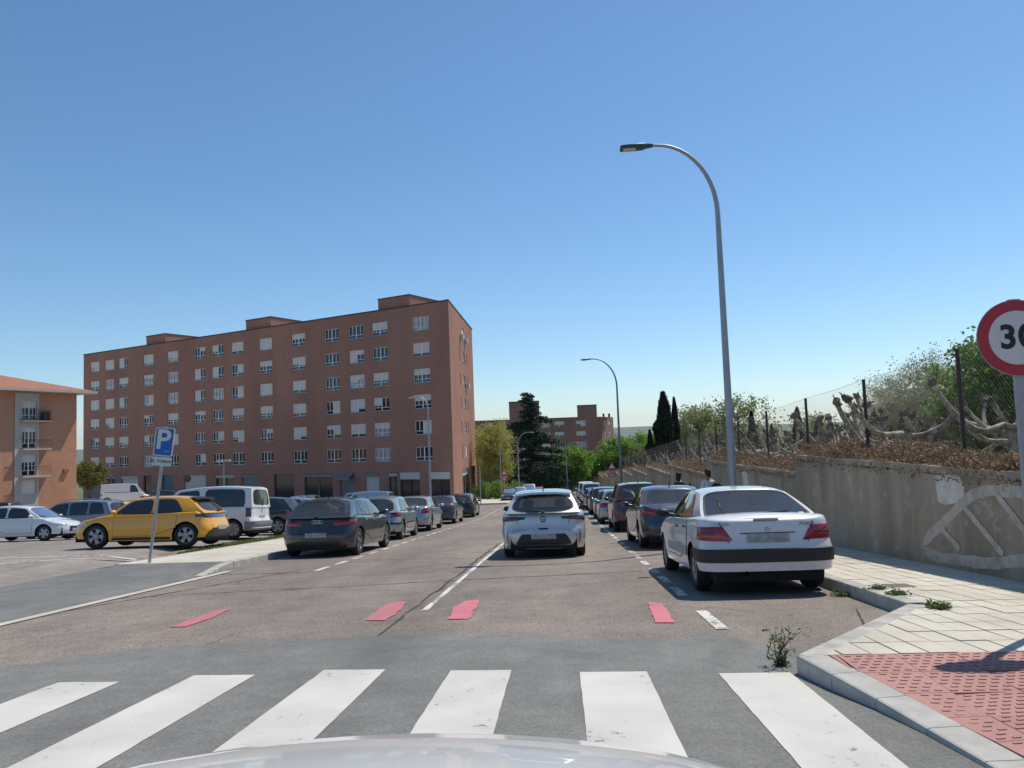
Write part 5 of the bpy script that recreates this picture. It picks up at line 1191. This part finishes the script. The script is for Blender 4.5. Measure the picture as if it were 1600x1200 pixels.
# pollarded plane trees ------------------------------------------------------------
def pollard(seed):
    rnd = random.Random(seed); b = MB(); ks = []; h = rnd.uniform(.6, .95)
    def knuckle(c, r):
        k_ = MB(); k_.blob(c, (r, r, r * .85), 0, 9, 7, .32)
        for m_ in range(rnd.choice((2, 3, 4))):
            d = Vector((rnd.uniform(-1, 1), rnd.uniform(-1, 1), rnd.uniform(-.2, 1.2))).normalized(); p = c + d * r * .9; k_.blob(p, (r * .5, r * .5, r * .6), 0, 7, 5, .35)
            if rnd.random() < .6: k_.tube([p, p + d * r * 1.1 + Vector((0, 0, .03))], [r * .2, r * .1], 5)
        ks.append(k_.mesh('knuckle', 'knob', 60))
    b.tube([(0, 0, -.4), (0, 0, .1), (.03, .02, h * .6), (0, 0, h)], [.13, .1, .085, .11], 9); n = rnd.choice((3, 4, 4, 5)); a0 = rnd.uniform(0, 6)
    for i in range(n):
        a = a0 + i * 6.283 / n + rnd.uniform(-.35, .35); d = Vector((math.cos(a), math.sin(a), 0)); sd_ = Vector((-d.y, d.x, 0)); L = rnd.uniform(.9, 1.5); r = rnd.uniform(.04, .056); ris = rnd.uniform(.3, .85); ph = rnd.uniform(0, 6); p = [Vector((0, 0, h - .08))]
        for j in range(1, 9):
            q = j / 8; p.append(Vector((0, 0, h)) + d * L * q + sd_ * .12 * math.sin(q * 4 + ph) * q + Vector((0, 0, -.14 * math.sin(q * 3.1) + ris * q ** 2.6 + .05 * math.sin(q * 7 + ph))))
        b.tube(p, [r * 1.5] + [r * (1.2 - .35 * j / 8) * rnd.uniform(.88, 1.16) for j in range(1, 9)], 8)
        knuckle(p[-1] + Vector((0, 0, .02)), rnd.uniform(.065, .09))
        for _ in range(rnd.choice((0, 1, 1, 2))):
            s2 = p[rnd.choice((3, 4, 5, 6))]; d2 = (d * .6 + Vector((rnd.uniform(-.9, .9), rnd.uniform(-.9, .9), rnd.uniform(.6, 1.6)))).normalized() * rnd.uniform(.3, .65); b.tube([s2, s2 + d2 * .5 + sd_ * .03, s2 + d2], [r * .8, r * .62, r * .55], 7); knuckle(s2 + d2, rnd.uniform(.06, .09))
    return b.mesh('trunk', 'bark_plane', 50), ks
POL = [pollard(k) for k in range(9)]
spots = []
for row, x in enumerate((7.2, 8.8, 10.5, 12.4, 14.6, 17.2)):
    y = 13.2 + (row % 2) * 1.6
    while y < 66 - row * 5:
        nr_ = sum(1 for q in spots if q[2] == row); spots.append((x + random.uniform(-.4, .4), y + random.uniform(-.3, .3), row, nr_)); y += 2.3 + row * .15
ORD = 'first second third fourth fifth sixth seventh eighth ninth tenth eleventh twelfth thirteenth fourteenth fifteenth sixteenth seventeenth eighteenth nineteenth twentieth twenty-first twenty-second twenty-third twenty-fourth'.split()
for i, (x, y, row, nr_) in enumerate(sorted(spots, key=lambda p: p[1])):
    o = empty('pollarded_tree', (x, y, garden(x, y) - .05)); o.rotation_euler.z = random.uniform(0, 6.28); s_ = random.uniform(.95, 1.15); o.scale = (s_,) * 3
    tag(o, f'pollarded plane tree, {ORD[nr_]} from the speed limit sign in the {ORD[row]} row behind the fence', 'tree', 'pollarded plane trees behind the wall')
    if i == 0: o['label'] = 'nearest pollarded plane tree, forked trunk left of the speed limit sign'
    t, ks = POL[i % 9]; link('trunk', t, o)
    for k_ in ks: link('knuckle', k_, o)
# dry ivy on the wall top
pts = []
for a, b, t in SEG[1:]:
    d = 3600 if a < 17 else 2200 if a < 30 else 800
    for _ in range(int((b - a) * d)):
        y = random.uniform(a, b); k = (y - a) / (b - a); thin = .35 + .65 * (1 if y > 11.5 else max(0, (y - 8.5) / 3)); hh = (.2 + .07 * math.sin(y * 2.1) + .08 * math.sin(y * 5.3 + 1)) * thin
        x = random.gauss(5.68, .26); x = max(5.3 - .05 * (random.random() < .25), x); z = t - .05 + hh * random.betavariate(1.3, 1.8) * 1.4 * (1 if x > 5.3 else .4) - (max(0, 5.34 - x) * random.uniform(.2, 2.2))
        pts.append((x, y, z))
iv = link('ivy', leaf_mesh('ivy', np.array([p for i, p in enumerate(pts) if i % 6]), .031, 'leaf_dry', 1.7)); tag(iv, 'dry reddish brown ivy spilling over the top of the wall', 'ivy', kind='stuff')
iv = link('ivy', leaf_mesh('ivy', np.array([p for i, p in enumerate(pts) if i % 6 == 0]), .034, 'leaf_ivy', 1.5)); tag(iv, 'sparse green ivy leaves among the dry ones on the wall top', 'ivy', kind='stuff')
pts = []
for _ in range(26000):
    x = 5.7 + abs(random.gauss(0, 4)); y = random.uniform(8, 60); pts.append((x, y, garden(x, y) + abs(random.gauss(0, .09))))
gr = link('undergrowth', leaf_mesh('undergrowth', np.array(pts), .09, 'leaf_olive', 2.)); tag(gr, 'low undergrowth and litter between the pollarded trees', 'undergrowth', kind='stuff')
pts = []
for _ in range(26000):
    y = random.uniform(19, 46); wd = min(1, (y - 18.6) / 2.5); x = -9.62 - random.random() * .55 * wd; pts.append((x, y, ground(x, y) + .1 + random.random() * .05))
gr = link('grass', leaf_mesh('grass', np.array(pts), .035, 'grass', 2.4, 1.)); tag(gr, 'strip of short grass between the left pavement and the car park', 'grass', kind='stuff')
sheet('grass_bed', [-10.25, -9.6], [18.8, 20, 35, 46], 'dry_soil', .09, kind='structure')
# weeds
def weed(name, label, x, y, h, n, base, spread=.25, fl=True):
    o = empty(name, (x, y, base)); tag(o, label, 'weed'); st = MB(); pts = []
    for k in range(n):
        a = random.uniform(0, 6.28); L = h * random.uniform(.45, 1.0); d = Vector((math.cos(a), math.sin(a), 0)) * spread * random.uniform(.3, 1); p = [Vector((random.gauss(0, .03), random.gauss(0, .03), 0)) + d * (q ** 1.3) + Vector((0, 0, L * q)) for q in (0, .35, .7, 1)]
        st.tube(p, [.005, .004, .003, .002], 4)
        for _ in range(14): q = random.random(); i = min(2, int(q * 3)); b = p[i].lerp(p[i + 1], q * 3 - i); pts.append((b.x + random.gauss(0, .02), b.y + random.gauss(0, .02), b.z + random.gauss(0, .015)))
    st.build('stem', 'weed', o); link('leaves', leaf_mesh('leaves', np.array(pts), .018, 'weed', 2.6), o)
weed('weed', 'tall scraggly weed growing at the kerb corner by the crossing', 1.58, 5.98, .29, 13, G(5.98), .17)
weed('weed', 'low green weed tuft in the joint at the inner kerb corner', 3.5, 7.62, .06, 30, G(7.62) + .135, .13)
weed('weed', 'small weed patch along the kerb behind the inner corner', 3.55, 8.6, .03, 18, G(8.6) + .138, .14); weed('weed', 'weeds along the kerb joint near the white saloon', 3.54, 9.1, .025, 16, G(9.1) + .138, .14)
weed('weed', 'weeds in the gutter by the white saloon rear wheel', 3.3, 9.6, .06, 14, G(9.6), .2)

# ---------------------------------------------------------------- fence on the wall
fence = empty('chain_link_fence', (5.95, 12, garden(5.95, 12))); tag(fence, 'tall chain-link fence on dark posts along the wall top', 'fence')
F0 = Matrix.Translation(fence.location).inverted()
posts = [8.1 + 3.6 * k for k in range(19)]; posts[1] = 11.75
for i, y in enumerate(posts):
    zb = garden(5.95, y); lean = random.uniform(-.03, .03); m_ = MB(); m_.tube([(5.95, y, zb - .3), (5.95 + lean, y + lean, zb + 1.85)], .032, 7); m_.v = [tuple(F0 @ Vector(p)) for p in m_.v]; m_.build('post', 'rust_post', fence)
for i in range(len(posts) - 1):
    y0, y1 = posts[i], posts[i + 1]; sp = .062 if i < 4 else .12 if i < 8 else .3; r = .0009 if i < 4 else .0015 if i < 8 else .0022; m_ = MB(); hh = 1.8
    def zf(y): return garden(5.95, y) + .05
    Lb = y1 - y0
    for sgn in (1, -1):
        c = -hh
        while c < Lb:
            a, b = max(0, c), min(Lb, c + hh)
            if b > a:
                za, zb = (a - c), (b - c)
                if sgn < 0: za, zb = hh - za, hh - zb
                p, q = Vector((5.95, y0 + a, zf(y0 + a) + za)), Vector((5.95, y0 + b, zf(y0 + b) + zb)); m_.tube([p, q], r, 3, 0, False)
            c += sp * 1.25
    for z in (hh, .9): m_.tube([(5.95, y0, zf(y0) + z), (5.95, (y0 + y1) / 2, zf((y0 + y1) / 2) + z - .03), (5.95, y1, zf(y1) + z)], .003, 3, 0, False)
    m_.v = [tuple(F0 @ Vector(p)) for p in m_.v]; o = m_.build('wire_mesh', 'wire', fence); tag(o, kind='stuff')

# ---------------------------------------------------------------- street furniture
def lamp(label, x, y, H, arm, side=-1, post='lamp_grey', head='lamp_green', tilt=0.):
    o = empty('street_lamp', (x, y, ground(x, y) + (.14 if x > 3 or -9.5 < x < -7 else 0))); tag(o, label, 'street lamp', 'street lamps'); rr = arm * .88
    path = [Vector((0, 0, -.1)), Vector((0, 0, H * .35)), Vector((0, 0, H * .7))] + [Vector((side * rr * (1 - math.cos(t)), 0, H - rr * 1.25 + rr * 1.25 * math.sin(t))) for t in np.linspace(0, math.pi / 2, 12)] + [Vector((side * arm, 0, H + .02))]
    rad = [.1, .085, .07] + list(np.linspace(.062, .036, 12)) + [.032]; MB().tube(path, rad, 12).build('pole', post, o, 50)
    MB().lathe([(.16, -.02), (.16, .02), (.12, .05), (.11, .4), (.1, .42)], 14).build('base_plate', post, o, 40)
    h = MB(); rows = []
    for t, w_, z0, z1 in ((-.12, .04, -.03, .04), (.05, .06, -.05, .06), (.12, .12, -.06, .06), (.5, .15, -.065, .03), (.66, .14, -.06, .01), (.68, .1, -.05, -.01)):
        xx = side * (arm + t); rows.append([(xx, -w_, H + z0), (xx, w_, H + z0), (xx, w_, H + z1 * .4), (xx, w_ * .7, H + z1), (xx, -w_ * .7, H + z1), (xx, -w_, H + z1 * .4)])
    h.grid(rows, 0, True); h.f += [tuple(len(h.v) - 6 + k for k in range(6))]; h.m += [0]; ho = h.build('lamp_head', head, o, 40)
    a, b = sorted((side * (arm + .3), side * (arm + .6))); MB().box((a, -.1, H - .085), (b, .1, H - .062)).build('lamp_lens', 'lamp_lens', ho)
    return o
lamp('tall grey street lamp with curved arm rising beside the white saloon', 4.05, 18.6, 9.6, 1.6)
lamp('second curved street lamp farther down the right-hand pavement', 4.35, 56.8, 10.8, 1.9, -1, 'lamp_blue', 'lamp_blue')
lamp('curved street lamp in front of the corner of the long brick block', -10.3, 60.2, 9.0, .9, -1, 'lamp_grey', 'lamp_grey')
lamp('distant curved street lamp in front of the cedar', -5.4, 98, 8.3, 1.5, 1, 'lamp_grey', 'lamp_grey'); lamp('distant street lamp right of the cedar', .8, 112, 7.6, 1.2, 1, 'lamp_grey', 'lamp_grey')
def pole(label, x, y, H, name='post'):
    o = MB().tube([(0, 0, 0), (0, 0, H)], .05, 8).build(name, 'galv_post', None, 50, (x, y, ground(x, y))); tag(o, label, 'post')
pole('plain grey post in front of the yellow-green tree', -6.9, 88, 6.5); pole('plain grey post at the corner of the side street', -7.6, 72, 3.6)
ll = empty('car_park_lamp', (-29.5, 66, ground(-29.5, 66))); tag(ll, 'slim lamp post with twin small heads in the car park', 'street lamp')
MB().tube([(0, 0, 0), (0, 0, 4.6)], [.07, .045], 8).build('pole', 'lamp_grey', ll, 50)
for s_ in (-1, 1): MB().box((s_ * .35 - .25, -.12, 4.55), (s_ * .35 + .25, .12, 4.72)).build('lamp_head', 'acunit', ll)
def round_sign(root, z, r, y=-.05, txt=None, tsize=.3):
    d = MB().lathe([(.001, 0), (r, 0), (r, .012), (.001, .012)], 40, 'Y', 0); o = d.build('sign_disc', 'sign_back', root, 40, (0, y, z))
    MB().lathe([(r * .99, -.002), (r * .71, -.002)], 48, 'Y').build('red_ring', 'sign_red', o); MB().lathe([(r * .71, -.002), (.001, -.002)], 48, 'Y').build('white_face', 'sign_white', o)
    if txt: link('numerals', text_mesh(txt, tsize, 'sign_black', .001, 0, 1, tsize * .03), o, (0, -.0035, -.0), (R(90), 0, 0))
    return o
sg = empty('speed_limit_sign', (3.64, 6.3, G(6.3) + .13)); sg.rotation_euler.z = R(-3); tag(sg, 'round red-ringed speed limit sign reading 30 at the right edge', 'road sign')
b = MB(); b.box((-.03, -.02, -.1), (.05, .02, 2.62)); b.build('post', 'galv_post', sg); round_sign(sg, 2.31, .302, -.04, '30', .26)
MB().box((-.03, -.026, 2.28), (.05, .03, 2.32)).build('clamp', 'galv_post', sg)
for lb, x, y in (('small warning and speed limit signs on one post past the side street', -6.2, 84), ('small warning and speed limit signs on one post on the right-hand pavement', 4.05, 62)):
    o = empty('road_sign', (x, y, ground(x, y) + .14)); tag(o, lb, 'road sign'); MB().tube([(0, 0, 0), (0, 0, 3.3)], .035, 8).build('post', 'galv_post', o); round_sign(o, 2.35, .3, -.05, '30', .34)
    t = MB(); t.add([(-.36, -.055, 2.72), (.36, -.055, 2.72), (0, -.055, 3.32)], [(0, 1, 2)]); to = t.build('warning_triangle', 'sign_red', o); t = MB(); t.add([(-.22, -.058, 2.79), (.22, -.058, 2.79), (0, -.058, 3.16)], [(0, 1, 2)]); t.build('white_face', 'sign_white', to); MB().box((-.3, -.05, 2.64), (.3, -.035, 2.72)).build('plate', 'sign_red', o)
ns = empty('road_sign', (-36, 72.6, ground(-36, 72.6))); tag(ns, 'dark backed round sign in front of a white shop door', 'road sign'); MB().tube([(0, 0, 0), (0, 0, 3)], .035, 8).build('post', 'galv_post', ns); MB().lathe([(.001, -.01), (.35, -.01), (.35, .01), (.001, .01)], 24, 'Y').build('sign_disc', 'tail_dark', ns, 40, (0, -.05, 2.8))
# parking sign, leaning
ps = empty('parking_sign', (-8.95, 16.3, G(16.3) + .13)); ps.rotation_euler = (0, R(7.0), R(12)); tag(ps, 'leaning blue parking sign on a steel post at the car park entry', 'road sign')
MB().tube([(0, 0, -.1), (0, 0, 2.95)], .033, 10).build('post', 'steel', ps, 50)
def rrect(w, h, r, y, mb, mi=0):
    p = []
    for cx, cz, a0 in ((w / 2 - r, h / 2 - r, 0), (-w / 2 + r, h / 2 - r, 90), (-w / 2 + r, -h / 2 + r, 180), (w / 2 - r, -h / 2 + r, 270)):
        for k in range(5): a = R(a0 + 22.5 * k); p.append((cx + r * math.cos(a), y, cz + r * math.sin(a)))
    mb.add(p, [tuple(range(len(p)))[::-1]], mi); return p
def board(w, h, z, mats, parent, border=.022):
    m_ = MB(); a = rrect(w, h, .04, -.04, m_); b = rrect(w, h, .04, -.022, m_); n = len(a); m_.add(a + b, [(i, (i + 1) % n, (i + 1) % n + n, i + n) for i in range(n)]); o = m_.build('sign_board', mats[0], parent, None, (0, 0, z))
    f = MB(); rrect(w - border * 2, h - border * 2, .03, -.0425, f); f.build('sign_face', mats[1], o); return o
pb = board(.4, .62, 2.62, ('sign_white', 'sign_blue'), ps); link('letter', text_mesh('P', .6, 'sign_white', .001, 0, 1, .012), pb, (-.02, -.0445, .03), (R(90), 0, 0)); link('small_print', text_mesh('zona', .06, 'lamp_lens', .001), pb, (.09, -.0445, -.2), (R(90), 0, 0))
pp = board(.4, .19, 2.19, ('sign_white', 'sign_white'), ps); link('small_print', text_mesh('EL TORNO', .085, 'sign_black', .001, 0, 1, .002), pp, (0, -.0445, 0), (R(90), 0, 0))
# ---------------------------------------------------------------- people on the pavement
def skin_body(name, joints, edges, mat, parent, lv=2):
    me = bpy.data.meshes.new(name); me.from_pydata([j[0] for j in joints], edges, []); o = bpy.data.objects.new(name, me); col.objects.link(o)
    o.modifiers.new('s', 'SKIN'); 
    for i, (p, r) in enumerate(joints):
        v = me.skin_vertices[0].data[i]; v.radius = r if hasattr(r, '__len__') else (r, r); v.use_root = i == 0
    sb = o.modifiers.new('d', 'SUBSURF'); sb.levels = lv; sb.render_levels = lv
    dg = bpy.context.evaluated_depsgraph_get(); m2 = bpy.data.meshes.new_from_object(o.evaluated_get(dg)); bpy.data.objects.remove(o)
    m2.name = name; m2.materials.clear(); m2.materials.append(M(mat)); m2.polygons.foreach_set('use_smooth', [True] * len(m2.polygons)); return link(name, m2, parent)
def person(label, x, y, rz, top, phone):
    o = empty('person', (x, y, G(y) + .14)); o.rotation_euler.z = rz; tag(o, label, 'person')
    J = [((0, 0, .95), (.15, .11)), ((0, 0, 1.12), (.14, .1)), ((0, -.01, 1.32), (.17, .11)), ((0, 0, 1.44), (.1, .08)), ((0, .01, 1.52), .055), ((0, .02, 1.6), (.07, .08)), ((0, .025, 1.68), (.078, .095)), ((0, .01, 1.75), (.06, .07)),
         ((.18, 0, 1.4), .06), ((.24, .02, 1.14), .045), ((.2, .2, 1.08 if not phone else 1.24), .036), ((-.18, 0, 1.4), .06), ((-.24, -.02, 1.14), .045), ((-.24, .06, .9), .036),
         ((.09, 0, .88), .1), ((.1, .1, .48), .068), ((.1, .06, .09), .05), ((.1, .2, .04), .04), ((-.09, 0, .88), .1), ((-.1, -.06, .48), .068), ((-.1, -.18, .1), .05), ((-.1, -.06, .04), .04)]
    E_ = [(0, 1), (1, 2), (2, 3), (3, 4), (4, 5), (5, 6), (6, 7), (3, 8), (8, 9), (9, 10), (3, 11), (11, 12), (12, 13), (0, 14), (14, 15), (15, 16), (16, 17), (0, 18), (18, 19), (19, 20), (20, 21)]
    skin_body('body', J, E_, 'skin', o)
    h = MB(); h.blob((0, -.012, 1.715), (.098, .115, .115), 0, 14, 10, .02); h.blob((0, -.07, 1.6), (.085, .06, .12 if phone else .05), 0, 10, 8, .03); h.build('hair', 'hair', o, 80)
    f = MB(); f.blob((0, .135, 1.645), (.014, .02, .022), 0, 6, 5, 0); f.build('nose', 'skin', o, 80)
    for s_ in (-1, 1): MB().blob((s_ * .033, .112, 1.675), (.012, .006, .007), 0, 6, 5, 0).build('eye', 'hair', o); MB().blob((s_ * .088, .01, 1.655), (.014, .025, .034), 0, 6, 5, 0).build('ear', 'skin', o, 80)
    tj = [(p, (r[0] + .018, r[1] + .018) if hasattr(r, '__len__') else r + .014) for p, r in [J[0], J[1], J[2], ((0, 0, 1.43), (.09, .07)), J[8], J[9], J[11], J[12]]]
    skin_body('shirt', tj, [(0, 1), (1, 2), (2, 3), (3, 4), (4, 5), (3, 6), (6, 7)], top, o)
    lj = [(p, (r[0] + .016, r[1] + .016) if hasattr(r, '__len__') else r + .015) for p, r in [J[0], J[14], J[15], J[16], J[18], J[19], J[20]]]; skin_body('trousers', lj, [(0, 1), (1, 2), (2, 3), (0, 4), (4, 5), (5, 6)], 'cloth_jean', o)
    for i, (bx, by) in enumerate(((.1, .13), (-.1, -.12))): MB().blob((bx, by, .05), (.055, .14, .05), 0, 10, 6, 0).build('shoe', 'trim', o, 70)
    hx, hy, hz = J[10][0]
    for (px, py, pz_), dr in ((J[10][0], (0, 1, .3)), (J[13][0], (0, .3, -1))):
        d = Vector(dr).normalized(); sx = Vector((1, 0, 0)); hb = MB(); c = Vector((px, py, pz_)); hb.tube([c, c + d * .05, c + d * .09], [.03, .038, .036], 8)
        for k in range(4): f0 = c + d * .085 + sx * (k - 1.5) * .018; hb.tube([f0, f0 + d * (.04 + .006 * (k in (1, 2))), f0 + d * .06 + Vector((0, 0, .02 if phone else -.015))], [.0095, .009, .007], 6)
        hb.tube([c + d * .02 + sx * .03, c + d * .05 + sx * .052, c + d * .08 + sx * .05], [.011, .01, .008], 6); hb.build('hand', 'skin', o, 60)
    if phone: ph = MB().box((hx - .035, hy + .1, hz + .03), (hx + .035, hy + .11, hz + .17)).build('phone', 'bag', None, None, o.location, o.rotation_euler); tag(ph, 'dark phone held up by the dark-clothed person on the pavement', 'phone')
    return o
person('person in dark sleeveless top holding a phone beyond the dark blue saloon', 4.12, 27.4, R(-50), 'cloth_dark', True)
p2 = person('person in white shirt walking on the pavement by the street lamp', 4.55, 24.4, R(20), 'cloth_white', False)
bg_ = MB(); bg_.blob((0, 0, 0), (.16, .1, .2), 0, 12, 9, .04); o = bg_.build('backpack', 'bag', None, 70, (4.8, 24.3, G(24.3) + .14 + 1.2)); tag(o, 'dark bag slung behind the person in the white shirt', 'bag')

# ---------------------------------------------------------------- air over the plain
m = bpy.data.materials.new('haze'); m.use_nodes = True; nt = m.node_tree; nt.nodes.remove(nt.nodes['Principled BSDF'])
pv = nt.nodes.new('ShaderNodeVolumePrincipled'); pv.inputs['Density'].default_value = .00006; pv.inputs['Color'].default_value = (.62, .82, 1, 1); pv.inputs['Anisotropy'].default_value = .3
nt.links.new(pv.outputs[0], nt.nodes['Material Output'].inputs['Volume']); MATS['haze'] = m
hz = MB().box((-9500, -400, -90), (9500, 7400, 160)).build('haze', 'haze'); tag(hz, 'thin bluish haze over the distant plain', 'haze', kind='stuff')
